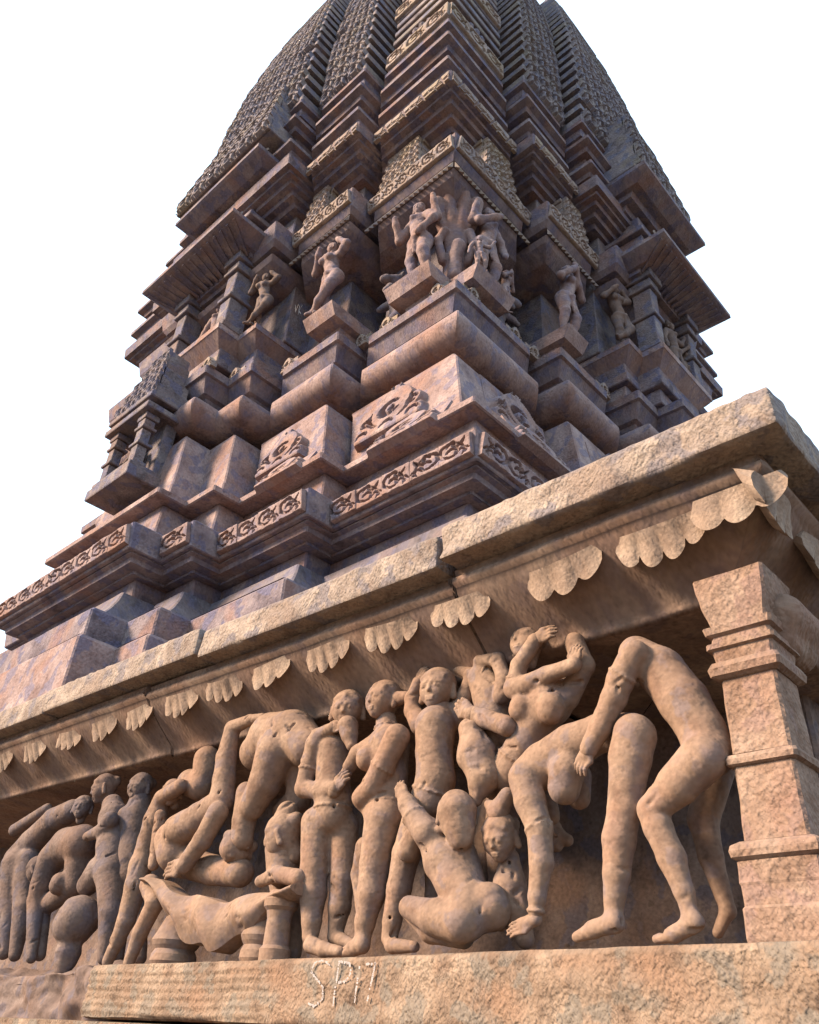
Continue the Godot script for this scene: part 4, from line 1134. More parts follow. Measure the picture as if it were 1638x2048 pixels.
func build_shrine() -> void:
	var t := thing("temple_shrine", "tall stepped sandstone temple shrine with carved courses and curved lattice spire", "temple", SHRINE)
	var sh: Material = M.shrine
	course("plinth_block", [[2.88, .17, .23], [3.84, .16, .22], [3.87, .135, .195]], 1.0, 4, M.shrine_pink, t, false, .03)
	course("plinth_step", [[3.87, .1, .16], [4.085, .1, .16], [4.11, .08, .14]], 1.0, 4, sh, t, false, .025)
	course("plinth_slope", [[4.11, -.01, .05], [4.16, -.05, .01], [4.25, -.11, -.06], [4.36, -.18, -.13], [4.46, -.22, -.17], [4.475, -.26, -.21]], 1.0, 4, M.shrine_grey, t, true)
	course("neck", [[4.475, -.31, -.3], [4.63, -.28, -.27]], 1.0, 4, sh, t)
	course("soffit", [[4.63, -.2, -.2], [4.655, -.2, -.2], [4.665, -.11, -.115], [4.7, -.1, -.105], [4.71, -.06, -.07], [4.722, -.06, -.07]], 1.0, 4, sh, t)
	var band := course("scroll_band", [[4.722, -.03, -.04], [4.73, -.02, -.03], [4.93, .0, .0], [4.945, -.015, -.015]], 1.0, 4, sh, t)
	course("foliage_recess", [[4.945, -.24, -.24], [5.05, -.3, -.3], [5.416, -.34, -.34]], 1.0, 4, M.shrine_pink, t, false, .09, 0.0, .05)
	course("kumbha_slab", [[5.415, -.215, -.225], [5.425, -.2, -.21], [5.475, -.2, -.21], [5.485, -.215, -.225]], 1.0, 4, M.shrine_pink, t)
	var block := course("kumbha_block", [[5.485, -.46, -.4], [5.74, -.5, -.43], [5.76, -.53, -.455], [6.38, -.65, -.52], [6.455, -.7, -.545]], .98, 4, M.shrine_pink, t, false, .012, 0.0, .16, .07, .12)
	course("shadow_course", [[6.455, -1.0, -.85], [6.61, -1.0, -.85]], .98, 4, sh, t, false, .012, 0.0, .16, .2, .3)
	var cush := []
	for i in 13:
		var a := -PI / 2 + PI * i / 12.0
		cush.append([6.755 + .16 * sin(a), -.76 + .18 * cos(a), -.62 + .18 * cos(a)])
	course("cushion_course", cush, .97, 4, M.shrine_pink, t, true, .012, 0.0, .16, .13, .3)
	course("upper_neck", [[6.91, -.9, -.76], [7.0, -.9, -.76]], .96, 4, sh, t, false, .012, 0.0, .16, .3, .3)
	course("hood_course", [[7.0, -.84, -.68], [7.04, -.82, -.66], [7.06, -.78, -.61], [7.2, -.7, -.54], [7.21, -.67, -.51], [7.3, -.665, -.5], [7.31, -.68, -.515]], .95, 4, sh, t, false, .012, 0.0, .16, .16, .32)
	# the wall with its statues
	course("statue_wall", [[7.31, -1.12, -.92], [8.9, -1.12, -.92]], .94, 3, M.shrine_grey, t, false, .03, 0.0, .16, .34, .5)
	course("bracket_soffit", [[8.72, -1.0, -.8], [8.76, -.86, -.64], [8.85, -.74, -.48], [8.9, -.7, -.44]], .93, 3, sh, t, false, .012, 0.0, .16, .18, .4)
	var corn := course("scroll_cornice", [[9.02, -.7, -.44], [9.08, -.65, -.395], [9.3, -.61, -.35], [9.315, -.63, -.37]], .93, 3, sh, t, false, .012, 0.0, .16, .1, .4)
	course("cornice_bed", [[8.9, -.78, -.52], [9.03, -.78, -.52]], .93, 3, sh, t, false, .012, 0.0, .16, .2, .4)
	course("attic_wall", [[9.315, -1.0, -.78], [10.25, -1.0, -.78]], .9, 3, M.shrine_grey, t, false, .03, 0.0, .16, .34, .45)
	var e1 := course("lozenge_eave", [[10.1, -.96, -.68], [10.14, -.94, -.64], [10.145, -.88, -.56], [10.19, -.86, -.54], [10.195, -.8, -.46], [10.235, -.78, -.44], [10.24, -.73, -.37], [10.272, -.72, -.36], [10.275, -.67, -.3], [10.44, -.66, -.28], [10.45, -.68, -.3]], .88, 3, sh, t, false, .012, 0.0, .16, .1, .35)
	course("eave_neck", [[10.45, -1.0, -.62], [10.6, -1.0, -.62]], .88, 3, sh, t, false, .012, 0.0, .16, .2, .3)
	course("thin_eave", [[10.54, -.97, -.58], [10.58, -.95, -.56], [10.585, -.88, -.47], [10.63, -.86, -.45], [10.635, -.79, -.37], [10.69, -.77, -.35], [10.72, -.7, -.27], [10.775, -.7, -.265], [10.785, -.73, -.3]], .88, 3, sh, t, false, .012, 0.0, .16, .08, .3)
	course("eave_neck", [[10.785, -1.0, -.6], [11.1, -1.0, -.6]], .88, 3, sh, t, false, .012, 0.0, .16, .2, .3)
	course("thin_eave", [[11.04, -.97, -.56], [11.08, -.95, -.54], [11.085, -.88, -.45], [11.13, -.86, -.43], [11.135, -.79, -.35], [11.19, -.77, -.33], [11.22, -.7, -.25], [11.28, -.7, -.25], [11.29, -.74, -.28]], .88, 3, sh, t, false, .012, 0.0, .16, .08, .3)
	course("eave_neck", [[11.29, -1.02, -.62], [11.6, -1.02, -.62]], .88, 3, sh, t, false, .012, 0.0, .16, .2, .3)
	course("spire_seat", [[11.5, -1.0, -.56], [11.55, -.99, -.55], [11.555, -.93, -.48], [11.63, -.92, -.47], [11.635, -.87, -.41], [11.76, -.86, -.4], [11.78, -.8, -.34], [11.85, -.8, -.34]], .88, 3, sh, t, false, .012, 0.0, .16, .1, .3)

	# scroll carving on the band and cornice
	var ts := []
	var tc := []
	for q in 4:
		scroll_seed = q
		ts.append(tile("scroll%d" % q, .27, .17, .034, 40, 30, t_scroll))
		tc.append(tile("cornice_scroll%d" % q, .2, .17, .024, 30, 24, t_scroll))
	for sd in 2:
		for sg in 4:
			if sd == 1 and sg > 1: continue
			tile_row("scroll_carving", ts, .27, sd, sg, -.012, -.017, 1.0, 4, 4.75, M.shrine_pink, band, -.004, .13)
	for sd in 2:
		for sg in 3:
			if sg == 2: continue
			tile_row("scroll_carving", tc, .2, sd, sg, -.63, -.375, .93, 3, 9.1, M.carving, corn, .004, .2)
	# teeth under the cornice
	for sd in 2:
		for sg in 2:
			var e := face(sd, sg, -.7, -.44, .93, 3)
			var bs := face_basis(sd)
			var len: float = e[0].distance_to(e[1])
			var n := int(len / .062)
			var g := Geo.new()
			for i in n:
				var p: Vector3 = e[0].lerp(e[1], (i + .5) / n) + Vector3.UP * 8.9
				var w := len / n * .47
				var a := p - bs.x * w + bs.z * .01; var b := p + bs.x * w + bs.z * .01
				var c := a + Vector3.UP * .085; var d := b + Vector3.UP * .085
				var tip := p + bs.z * .055 - Vector3.UP * .02 
				g.tri(a, b, tip); g.tri(b, d, tip); g.tri(d, c, tip); g.tri(c, a, tip)
				g.quad(b, a, c, d)
			var o := part("tooth_row", g.mesh(), M.carving, corn)
			o.set_meta("kind", "stuff")
	# medallions on the kumbha blocks
	var tg := tile("gavaksha", .62, .5, .07, 56, 48, t_gavaksha)
	var tg2 := tile("gavaksha_low", .5, .22, .06, 50, 30, t_gavaksha)
	for q in [[0, 0, 1.3, .42], [0, 1, 1.05, .45], [1, 0, 1.25, .58], [1, 1, 1.0, .55]]:
		var e := face(q[0], q[1], -.53, -.455, .98, 4)
		var bs := face_basis(q[0])
		var p: Vector3 = e[0].lerp(e[1], q[3])
		part("medallion", tg, M.shrine_pink, block, Transform3D(bs * Basis(Vector3.RIGHT, -.17) * Basis.from_scale(Vector3(q[2], q[2] * .88, 1.2)), p + Vector3.UP * 5.84 - bs.z * .015))
		var e2 := face(q[0], q[1], -.2, -.21, 1.0, 4)
		p = e2[0].lerp(e2[1], q[3] + .06)
		part("medallion", tg2, M.shrine_pink, block, Transform3D(bs * Basis(Vector3.RIGHT, -.45) * Basis.from_scale(Vector3(q[2] * 1.1, q[2] * 1.15, 1)), p + Vector3.UP * 5.42 - bs.z * .0))
	# antefixes on the hood course
	var ta := tile("antefix", .2, .17, .05, 26, 22, t_gavaksha)
	for q in [[0, 0, .02], [0, 0, .3], [0, 0, .8], [1, 0, .22], [1, 0, .72], [1, 0, .97], [0, 1, .2], [1, 1, .85], [0, 3, .96], [0, 2, .1]]:
		var e := face(q[0], q[1], -.68, -.515, .95, 4)
		var bs := face_basis(q[0])
		part("antefix", ta, M.carving, t, Transform3D(bs, e[0].lerp(e[1], q[2]) + Vector3.UP * 7.3 - bs.z * .06))
	# lozenge chain on the first eave, leaf row on the thin eaves
	var tl := tile("lozenge", .3, .155, .025, 30, 20, t_lozenge)
	var tf := tile("leaf", .11, .1, .03, 14, 12, t_leaf)
	for sd in 2:
		for sg in 2:
			tile_row("lozenge_carving", [tl], .3, sd, sg, -.665, -.29, .88, 3, 10.28, M.carving, e1, -.004)
			for y in [[10.785, -.73, -.3], [11.29, -.74, -.28]]:
				var e := face(sd, sg, y[1], y[2], .88, 3)
				var bs := face_basis(sd)
				for k in [.22, .3, .38, .62, .7]:
					part("crest_leaf", tf, M.carving, t, Transform3D(bs, e[0].lerp(e[1], k) + Vector3.UP * (y[0] - .005) - bs.z * .03))
	# latticed blocks above the cornice
	var tm := tile("mesh", .15, .15, .045, 16, 16, t_mesh)
	for q in [[0, 0, .38, .62], [1, 0, .55, .56], [0, 1, .3, .4], [1, 1, .62, .45]]:
		var e := face(q[0], q[1], -.78, -.54, .92, 3)
		var bs := face_basis(q[0])
		var p: Vector3 = e[0].lerp(e[1], q[2])
		var w: float = q[3]
		var lb := Geo.new()
		for k in 5:
			lb.box(Vector3(-w / 2 + k * .018, .1 + k * .15, -.4), Vector3(w / 2 - k * .018, .1 + k * .15 + .105, .06 - k * .012), .008)
			lb.box(Vector3(-w / 2 + .05, .1 + k * .15 + .1, -.4), Vector3(w / 2 - .05, .26 + k * .15, .03 - k * .012), .004)
		var bl := part("lattice_block", lb.mesh(), M.carving, t, Transform3D(bs, p + Vector3.UP * 9.3))
		for k in 5:
			var n := int((w - k * .036) / .145)
			for i in n:
				part("lattice_tile", tm, M.carving, bl, Transform3D(Basis.from_scale(Vector3((w - k * .036) / n / .15, 1, 1)), Vector3((i + .5 - n / 2.0) * (w - k * .036) / n, .1 + k * .15, .058 - k * .012)))
	# spire: thin stone leaves one over the other, latticed on the outside
	var ts2 := tile("spire_mesh", .29, .262, .085, 22, 20, t_mesh)
	var count := 0
	var rest: Array[Transform3D] = []
	for k in 30:
		var y := 11.85 + k * .262
		var h := y - 11.85
		var d := .0245 * h * h
		if d > .86: break
		course("spire_layer", [[y, -.8 - d, -.34 - d], [y + .13, -.8 - d - .01, -.34 - d - .01], [y + .135, -.97 - d, -.51 - d], [y + .262, -.98 - d, -.52 - d]], .88, 3, M.spire, t, false, 0.0, .22, .16, .1, .3, 0.0)
		for sd in 2:
			for sg in [1, 2]:
				var e := face(sd, sg, -.8 - d, -.34 - d, .88, 3)
				var bs := face_basis(sd)
				var len: float = e[0].distance_to(e[1]) - .1
				if len < .3: continue
				var n := int(round(len / .29))
				for i in n:
					var p: Vector3 = e[0].lerp(e[1], (.05 + (i + .5) * len / n) / (len + .1)) + Vector3.UP * y - bs.z * .03
					var x := Transform3D(bs * Basis(Vector3.RIGHT, -atan(.049 * h)) * Basis.from_scale(Vector3(len / n / .29, 1.02, 1)), p)
					if rng.randf() < .02: continue
					x = x.translated_local(Vector3(0, 0, rng.randf_range(-.012, .006))) * Transform3D(Basis.from_scale(Vector3(rng.randf_range(.92, 1.0) * (-1.0 if rng.randf() < .5 else 1.0), rng.randf_range(.95, 1.03), 1)), Vector3.ZERO)
					if count < 300 and (sg == 1 or k < 9):
						part("lattice_tile", ts2, M.spire, t, x)
						count += 1
					else: rest.append(x)
	var mm := MultiMesh.new()
	mm.transform_format = MultiMesh.TRANSFORM_3D
	mm.mesh = ts2
	mm.instance_count = rest.size()
	for i in rest.size(): mm.set_instance_transform(i, rest[i])
	var mmi := MultiMeshInstance3D.new()
	mmi.multimesh = mm
	mmi.material_override = M.spire
	mmi.name = "lattice_tiles"
	mmi.set_meta("kind", "stuff")
	t.add_child(mmi)
	# corner turret of the spire: scroll slab, ribbed cushion, eaves, again and again
	var tcs := tile("turret_scroll", .34, .3, .05, 34, 30, t_scroll)
	for r in 3:
		var y := 11.9 + r * 1.45
		var h := y - 11.85 + .4
		var d := .0245 * h * h
		var cx := -.8 - d; var cz := -.34 - d
		var w := 1.02 - d * .3
		var g := Geo.new()
		g.box(Vector3(cx - w, y, cz - w), Vector3(cx, y + .34, cz), .012)
		var sl := part("turret_slab", g.mesh(), M.spire, t)
		for i in 3:
			part("scroll_carving", tcs, M.carving, sl, Transform3D(face_basis(0) * Basis.from_scale(Vector3(w / 3 / .34, 1, 1)), Vector3(cx - w + (i + .5) * w / 3, y + .02, cz - .01)))
			part("scroll_carving", tcs, M.carving, sl, Transform3D(face_basis(1) * Basis.from_scale(Vector3(w / 3 / .34, 1, 1)), Vector3(cx - .01, y + .02, cz - w + (i + .5) * w / 3)))
		# ribbed cushion stone
		g = Geo.new()
		var ribs := 30
		var rr := w * .53
		var rings := []
		for j in 7:
			var a := -PI / 2 + PI * j / 6.0
			var loop := PackedVector3Array()
			for i in ribs * 3:
				var th := TAU * i / (ribs * 3)
				var q := 1.0 + .09 * (absf(sin(th * ribs / 2.0)) - .5)
				loop.append(Vector3(cx - w * .53 + sin(th) * (rr - .1 + .1 * cos(a)) * q, y + .47 + .12 * sin(a), cz - w * .53 + cos(th) * (rr - .1 + .1 * cos(a)) * q))
			rings.append(loop)
		g.loft(rings); g.cap(rings[6], true); g.cap(rings[0], false)
		part("ribbed_cushion", g.mesh(), M.shrine_grey, t)
		for k in 3:
			var yy := y + .68 + k * .25
			var dd := .0245 * pow(yy - 11.85, 2.0)
			g = Geo.new()
			g.box(Vector3(cx - w, yy, -.36 - dd - w), Vector3(-.82 - dd, yy + .1, -.36 - dd), .01)
			part("turret_eave", g.mesh(), M.spire, t)
			g = Geo.new()
			g.box(Vector3(cx - w, yy + .098, -.5 - dd - w), Vector3(-.96 - dd, yy + .252, -.5 - dd), .01)
			part("turret_neck", g.mesh(), M.spire, t)
	# crowning ribbed stone, out of the picture
	var cg := Geo.new()
	cg.lathe([Vector2(0, 19.2), Vector2(1.7, 19.2), Vector2(1.5, 19.9), Vector2(1.2, 20.0), Vector2(1.9, 20.3), Vector2(2.0, 20.6), Vector2(1.6, 20.9), Vector2(.5, 21.1), Vector2(.6, 21.5), Vector2(.1, 22.2), Vector2(0, 22.2)], 40, Vector3(-HALF_Z, -1.4, -HALF_X))
	part("crown_stone", cg.mesh(), M.spire, t)

	# scratched letters on the wall left of the dancer
	var gg := Geo.new()
	for s in [[[.06, .4], [0, .42], [.0, .36], [.06, .34], [.06, .28], [0, .26]], [[.15, .33], [.1, .35], [.1, .29], [.15, .27], [.15, .21], [.1, .2]], [[.18, .3], [.21, .16], [.24, .27]], [[.27, .22], [.27, .08]], [[.32, .2], [.27, .14], [.32, .06]]]:
		for i in s.size() - 1:
			var a := warp(Vector3(-3.15 + s[i][0], 8.24 + s[i][1], -.42), .03, .05) + Vector3(0, 0, .006)
			var b := warp(Vector3(-3.15 + s[i + 1][0], 8.24 + s[i + 1][1], -.42), .03, .05) + Vector3(0, 0, .006)
			var pr := (b - a).cross(Vector3.BACK).normalized() * .005
			gg.quad(a - pr, a + pr, b + pr, b - pr)
	part("scratched_lettering", gg.mesh(), M.chalk, t)
	# pedestals of the wall statues
	for q in [[Vector3(-1.18, 7.62, -.6), 0, .56], [Vector3(-.8, 7.62, -.96), 1, .56], [Vector3(-2.13, 7.62, -.36), 0, .42], [Vector3(-.58, 7.62, -1.98), 1, .34]]:
		var g := Geo.new()
		var w: float = q[2] / 2
		var rows := []
		for p in [[-.32, w * .55, .0], [-.2, w * .6, .02], [-.16, w * .62, .03], [-.14, w * .95, .16], [-.03, w, .22], [-.005, w * 1.02, .23], [.0, w, .22]]:
			rows.append(PackedVector3Array([Vector3(-p[1], p[0], p[2]), Vector3(p[1], p[0], p[2]), Vector3(p[1], p[0], -.35), Vector3(-p[1], p[0], -.35)]))
		g.loft(rows); g.cap(rows[6], true); g.cap(rows[0], false)
		part("pedestal", g.mesh(), M.shrine_pink, t, Transform3D(face_basis(q[1]), q[0]))

# a projecting balcony: local x along the wall, z outward, y absolute height
func build_balcony(called: String, label: String, x: Transform3D, flip: bool) -> void:
	var t := thing(called, label, "balcony", Vector3.ZERO, "balconies of the shrine")
	t.transform = x
	var g: Geo
	var two := func(y0: float, y1: float, w: float, z: float, w2: float, z2: float, nm: String, m: Material):
		var a := Geo.new()
		a.box(Vector3(-w, y0, -1.2), Vector3(w, y1, z), .01)
		part(nm, a.mesh(), m, t)
		a = Geo.new()
		a.box(Vector3(-w2, y0 + .002, -1.2), Vector3(w2, y1 - .003, z2), .01)
		part(nm, a.mesh(), m, t)
	# corbelled soffit, then the sill
	for q in [[7.31, 7.5, -.16], [7.5, 7.62, -.09], [7.62, 7.8, -.12]]:
		two.call(q[0], q[1], .62 + q[2], .18 + q[2], .92 + q[2], -.08 + q[2], "corbel", M.shrine)
	g = Geo.new()
	for q in [[.62, .2, .92, -.06]]:
		for e in [[q[0], q[1]], [q[2], q[3]]]:
			var rows := []
			for p in [[7.74, -.14], [7.87, -.01], [7.875, .0], [7.95, .0]]:
				rows.append(PackedVector3Array([Vector3(-e[0] - p[1], p[0], e[1] + p[1]), Vector3(e[0] + p[1], p[0], e[1] + p[1]), Vector3(e[0] + p[1], p[0], -1.2), Vector3(-e[0] - p[1], p[0], -1.2)]))
			g.loft(rows); g.cap(rows[3], true); g.cap(rows[0], false)
	part("sill", g.mesh(), M.shrine_pink, t)
	# columns
	for s in [-1.0, 1.0]:
		g = Geo.new()
		var cx: float = s * .5
		for p in [[7.95, 8.02, .13], [8.02, 8.05, .11], [8.05, 8.42, .095], [8.42, 8.47, .125], [8.47, 8.85, .09], [8.85, 8.9, .13], [8.9, 9.0, .11], [9.0, 9.12, .15]]:
			var w: float = p[2]
			g.box(Vector3(cx - w, p[0], .04 - w * 1.6), Vector3(cx + w, p[1] - .002, .04 + w), .008)
		part("column", g.mesh(), M.shrine_grey, t)
	g = Geo.new(); g.box(Vector3(-.95, 7.95, -1.2), Vector3(.95, 9.1, -.42), .01)
	part("back_wall", g.mesh(), M.shrine_grey, t)
	# lower eave with ribbed underside
	g = Geo.new()
	var rows := []
	for p in [[9.0, .62, -.05], [9.05, .64, .0], [9.055, .7, .08], [9.1, .71, .1], [9.105, .76, .2], [9.2, .9, .5], [9.215, .92, .53], [9.27, .92, .53], [9.3, .86, .46], [9.42, .66, .1]]:
		rows.append(PackedVector3Array([Vector3(-p[1], p[0], p[2]), Vector3(p[1], p[0], p[2]), Vector3(p[1], p[0], -1.0), Vector3(-p[1], p[0], -1.0)]))
	g.loft(rows); g.cap(rows[-1], true); g.cap(rows[0], false)
	var ev := part("eave", g.mesh(), M.shrine, t)
	for i in 15:
		var u := (i - 7) / 7.0
		g = Geo.new()
		var a := Vector3(u * .66, 9.085, .1); var b := Vector3(u * .86, 9.195, .47)
		var w := Vector3(.018, 0, 0)
		var dn := Vector3(0, -.022, .0)
		g.quad(a - w + dn, b - w + dn, b + w + dn, a + w + dn); g.quad(a - w, b - w, b - w + dn, a - w + dn); g.quad(b + w, a + w, a + w + dn, b + w + dn); g.quad(b - w, b + w, b + w + dn, b - w + dn)
		part("eave_rib", g.mesh(), M.shrine, ev)
	var ta := tile("antefix", .2, .17, .05, 26, 22, t_gavaksha)
	for i in 6:
		part("antefix", ta, M.carving, ev, Transform3D(Basis(Vector3.RIGHT, -.3), Vector3(-.75 + i * .3, 9.25, .44)))
	# upper storey and upper eave
	for q in [[9.4, 9.62, .5, .12], [9.62, 9.7, .56, .18], [9.7, 9.98, .42, .06], [9.98, 10.06, .5, .12], [10.06, 10.35, .4, .04]]:
		g = Geo.new(); g.box(Vector3(-q[2], q[0], -1.2), Vector3(q[2], q[1] - .002, q[3]), .008)
		part("attic_course", g.mesh(), M.shrine, t)
	g = Geo.new()
	rows = []
	for p in [[10.3, .5, -.2], [10.36, .52, -.14], [10.365, .58, -.04], [10.43, .6, -.01], [10.435, .67, .1], [10.5, .69, .14], [10.505, .76, .25], [10.58, .86, .4], [10.6, .88, .43], [10.66, .88, .43], [10.7, .82, .38], [10.95, .55, .0]]:
		rows.append(PackedVector3Array([Vector3(-p[1], p[0], p[2]), Vector3(p[1], p[0], p[2]), Vector3(p[1], p[0], -1.0), Vector3(-p[1], p[0], -1.0)]))
	g.loft(rows); g.cap(rows[-1], true); g.cap(rows[0], false)
	ev = part("eave", g.mesh(), M.shrine, t)
	for i in 6:
		part("antefix", ta, M.carving, ev, Transform3D(Basis(Vector3.RIGHT, -.4), Vector3(-.72 + i * .29, 10.64, .34)))
	# latticed gable rising against the spire
	var tm := tile("spire_mesh", .29, .262, .085, 22, 20, t_mesh)
	for k in 6:
		var w := (.72 if flip else .98) - k * .05
		var zz := (.3 if flip else .4) - k * .045
		var yy := 10.9 + k * .255
		g = Geo.new(); g.box(Vector3(-w, yy, -1.4), Vector3(w, yy + .24, zz), .01)
		var gl := part("gable_layer", g.mesh(), M.spire, t)
		var n := int(w * 2 / .28)
		for i in n:
			part("lattice_tile", tm, M.spire, gl, Transform3D(Basis.from_scale(Vector3(w * 2 / n / .29, .95, .8)), Vector3((i + .5 - n / 2.0) * w * 2 / n, yy, zz - .01)))

func build_aedicule() -> void:
	# small niche shrine on the plinth of the front face
	var t := thing("niche_shrine", "small grey niche shrine with ringed columns and latticed roof on the plinth", "niche", SHRINE + Vector3(-3.92, 5.85, .36))
	t.scale = Vector3(1.03, 1.16, .62)
	var g: Geo
	var put := func(nm: String, lo: Vector3, hi: Vector3, m: Material) -> MeshInstance3D:
		var q := Geo.new(); q.box(lo, hi, .008); return part(nm, q.mesh(), m, t)
	put.call("base_slab", Vector3(-.36, .0, -.2), Vector3(.38, .1, .45), M.shrine_grey)
	put.call("base_slab", Vector3(-.33, .1, -.2), Vector3(.34, .16, .42), M.shrine_grey)
	put.call("back_wall", Vector3(-.3, .16, -.2), Vector3(.3, .72, .0), M.shrine_grey)
	for s in [-1.0, 1.0]:
		g = Geo.new()
		for p in [[.16, .2, .075], [.2, .35, .055], [.35, .38, .085], [.38, .52, .052], [.52, .55, .08], [.55, .62, .06], [.62, .68, .08]]:
			g.box(Vector3(s * .25 - p[2], p[0], .3 - p[2] * 2.0), Vector3(s * .25 + p[2], p[1] - .002, .3 + p[2]), .006)
		part("column", g.mesh(), M.shrine_grey, t)
	put.call("eave", Vector3(-.38, .68, -.2), Vector3(.4, .74, .46), M.shrine_grey)
	put.call("roof_neck", Vector3(-.3, .74, -.2), Vector3(.32, .8, .36), M.shrine_grey)
	put.call("eave", Vector3(-.38, .8, -.2), Vector3(.4, .85, .45), M.shrine_grey)
	var tm := tile("niche_mesh", .17, .15, .05, 16, 14, t_mesh)
	for k in 5:
		var w := .37 - k * .05
		var gl: MeshInstance3D = put.call("roof_layer", Vector3(-w, .86 + k * .14, -.2), Vector3(w, .98 + k * .14, .38 - k * .05), M.shrine_grey)
		var n := int(w * 2 / .16)
		for i in n:
			part("lattice_tile", tm, M.shrine_grey, gl, Transform3D(Basis.from_scale(Vector3(w * 2 / n / .17, .95, 1)), Vector3((i + .5 - n / 2.0) * w * 2 / n, .86 + k * .14, .37 - k * .05)))

func build_statues() -> Array:
	var L := []
	var front := func(x: float, y: float, z: float, turn := 0.0) -> Transform3D:
		return Transform3D(Basis(Vector3.UP, turn), SHRINE + Vector3(x, y, z))
	var side := func(x: float, y: float, z: float, turn := 0.0) -> Transform3D:
		return Transform3D(Basis(Vector3.UP, PI / 2 + turn), SHRINE + Vector3(x, y, z))
	var d1 := deity(.03, [[Vector3(-.19, .65, .03), Vector3(-.17, .77, .1)], [Vector3(.2, .68, .0), Vector3(.2, .82, .05)], [Vector3(.19, .63, .04), Vector3(.12, .52, .09)]], false, .07, 20, false)
	var d2 := deity(-.04, [[Vector3(-.2, .68, .0), Vector3(-.2, .82, .04)], [Vector3(-.18, .65, .06), Vector3(-.06, .74, .13)], [Vector3(.18, .63, .02), Vector3(.14, .5, .07)]], false, .06, 35, false)
	var d3 := deity(.05, [[Vector3(-.2, .7, .03), Vector3(-.1, .82, .1)], [Vector3(.2, .84, .02), Vector3(.1, .95, .03)]], true, .0, -40, true)
	var d4 := deity(-.05, [[Vector3(-.2, .66, .06), Vector3(-.08, .8, .12)], [Vector3(.17, .64, .05), Vector3(-.02, .84, .12)]], false, .0, 30, true)
	var d5 := deity(.02, [[Vector3(-.19, .62, .0), Vector3(-.22, .46, .03)], [Vector3(.2, .74, .04), Vector3(.28, .9, .05)]], false, .07, 0, false)
	var all := [
		[d1, 1.22, front.call(-1.2, 7.62, -.52), "crowned male deity statue with raised hand, on the corner pier front", .0115],
		[d2, 1.2, side.call(-.72, 7.62, -1.0), "crowned deity statue with arm bent to its chest, corner pier right side", .0115],
		[d3, 1.12, front.call(-2.16, 7.62, -.24), "sandstone dancer statue with one leg crossed and an arm overhead", .0115],
		[d4, 1.1, side.call(-.47, 7.62, -2.02), "slender female statue with folded arms on the right wall bracket", .0115],
		[d5, .98, front.call(-3.98, 7.95, -.06, .2), "weathered statue with an outstretched arm inside the left balcony", .014],
		[d4, .8, front.call(-4.28, 7.95, -.16), "smaller statue standing by the left column of the left balcony", .014],
		[d3, .85, front.call(-3.08, 7.95, -.06, .3), "worn dark statue beside the left balcony's inner column", .014],
		[d5, .9, side.call(-.08, 7.95, -3.55), "dark statue standing inside the right balcony", .014],
		[d4, .8, side.call(-.1, 7.95, -3.85), "slim statue near the outer column of the right balcony", .014],
		[d3, .95, side.call(-.3, 7.95, -2.72, -.3), "worn statue beside the right balcony's inner column", .014]]
	for e in all:
		var x: Transform3D = e[2]
		L.append([jobs.size(), "wall_statue", e[3], x.origin, M.figure_grey if L.size() > 4 else M.shrine_pink])
		jobs.append(statue_job(e[0], e[1], Transform3D(x.basis, Vector3.ZERO), e[4]))
	# seated image in the niche shrine
	var seat := {"ch": [[[0, .1, 0, .11], [0, .3, 0, .09], [0, .5, 0, .1]], [[-.12, .52, 0, .05], [-.2, .36, .06, .04], [-.1, .28, .16, .03]], [[.12, .52, 0, .05], [.2, .36, .06, .04], [.1, .28, .16, .03]],
		[[-.05, .08, .0, .08], [-.26, .07, .12, .06], [.02, .05, .2, .04]], [[.05, .08, .0, .08], [.26, .07, .12, .06], [-.02, .06, .22, .04]], [[0, .52, 0, .05], [0, .64, .01, .045]]], "hd": [[0, .72, .02, .085, 0, 0]]}
	L.append([jobs.size(), "seated_statue", "seated grey statue inside the small niche shrine", SHRINE + Vector3(-3.92, 6.03, .44), M.figure_grey])
	jobs.append(statue_job(seat, .66, Transform3D(Basis.from_scale(Vector3(1, 1, .8)), Vector3.ZERO), .01))
	var tree := {"ch": [[[0, .0, -.05, .1], [0, .5, -.03, .09], [.0, .8, .0, .08]], [[-.05, .5, 0, .05], [-.16, .82, .05, .05], [-.17, .95, .09, .06]], [[-.03, .6, .02, .05], [-.07, .95, .08, .05], [-.07, 1.03, .12, .055]],
		[[.03, .6, .02, .05], [.05, .98, .08, .05], [.05, 1.05, .12, .055]], [[.05, .5, 0, .05], [.15, .86, .05, .05], [.16, .98, .09, .06]], [[-.1, .3, .02, .04], [-.15, .5, .06, .035], [-.1, .6, .08, .04]], [[.1, .3, .02, .04], [.15, .48, .06, .035], [.11, .6, .08, .04]], [[0, .1, .05, .06], [.0, .3, .08, .05], [.02, .4, .1, .06]]], "hd": []}
	var tx: Transform3D = Transform3D(Basis(Vector3.UP, PI / 4), SHRINE + Vector3(-.94, 7.62, -.78))
	L.append([jobs.size(), "hooded_carving", "carved branching hood rising between the two corner deities", tx.origin, M.shrine_pink])
	jobs.append(statue_job(tree, 1.18, Transform3D(tx.basis, Vector3.ZERO), .013))
	for e in [[d4, .6, side.call(-.74, 7.62, -1.32, .2), "small attendant at the right deity's outer side"], [d5, .5, side.call(-.64, 7.62, -.78, -.5), "knee-high attendant at the right deity's inner side"]]:
		var x: Transform3D = e[2]
		L.append([jobs.size(), "wall_statue", e[3], x.origin, M.shrine_pink])
		jobs.append(statue_job(e[0], e[1], Transform3D(x.basis, Vector3.ZERO), .011))
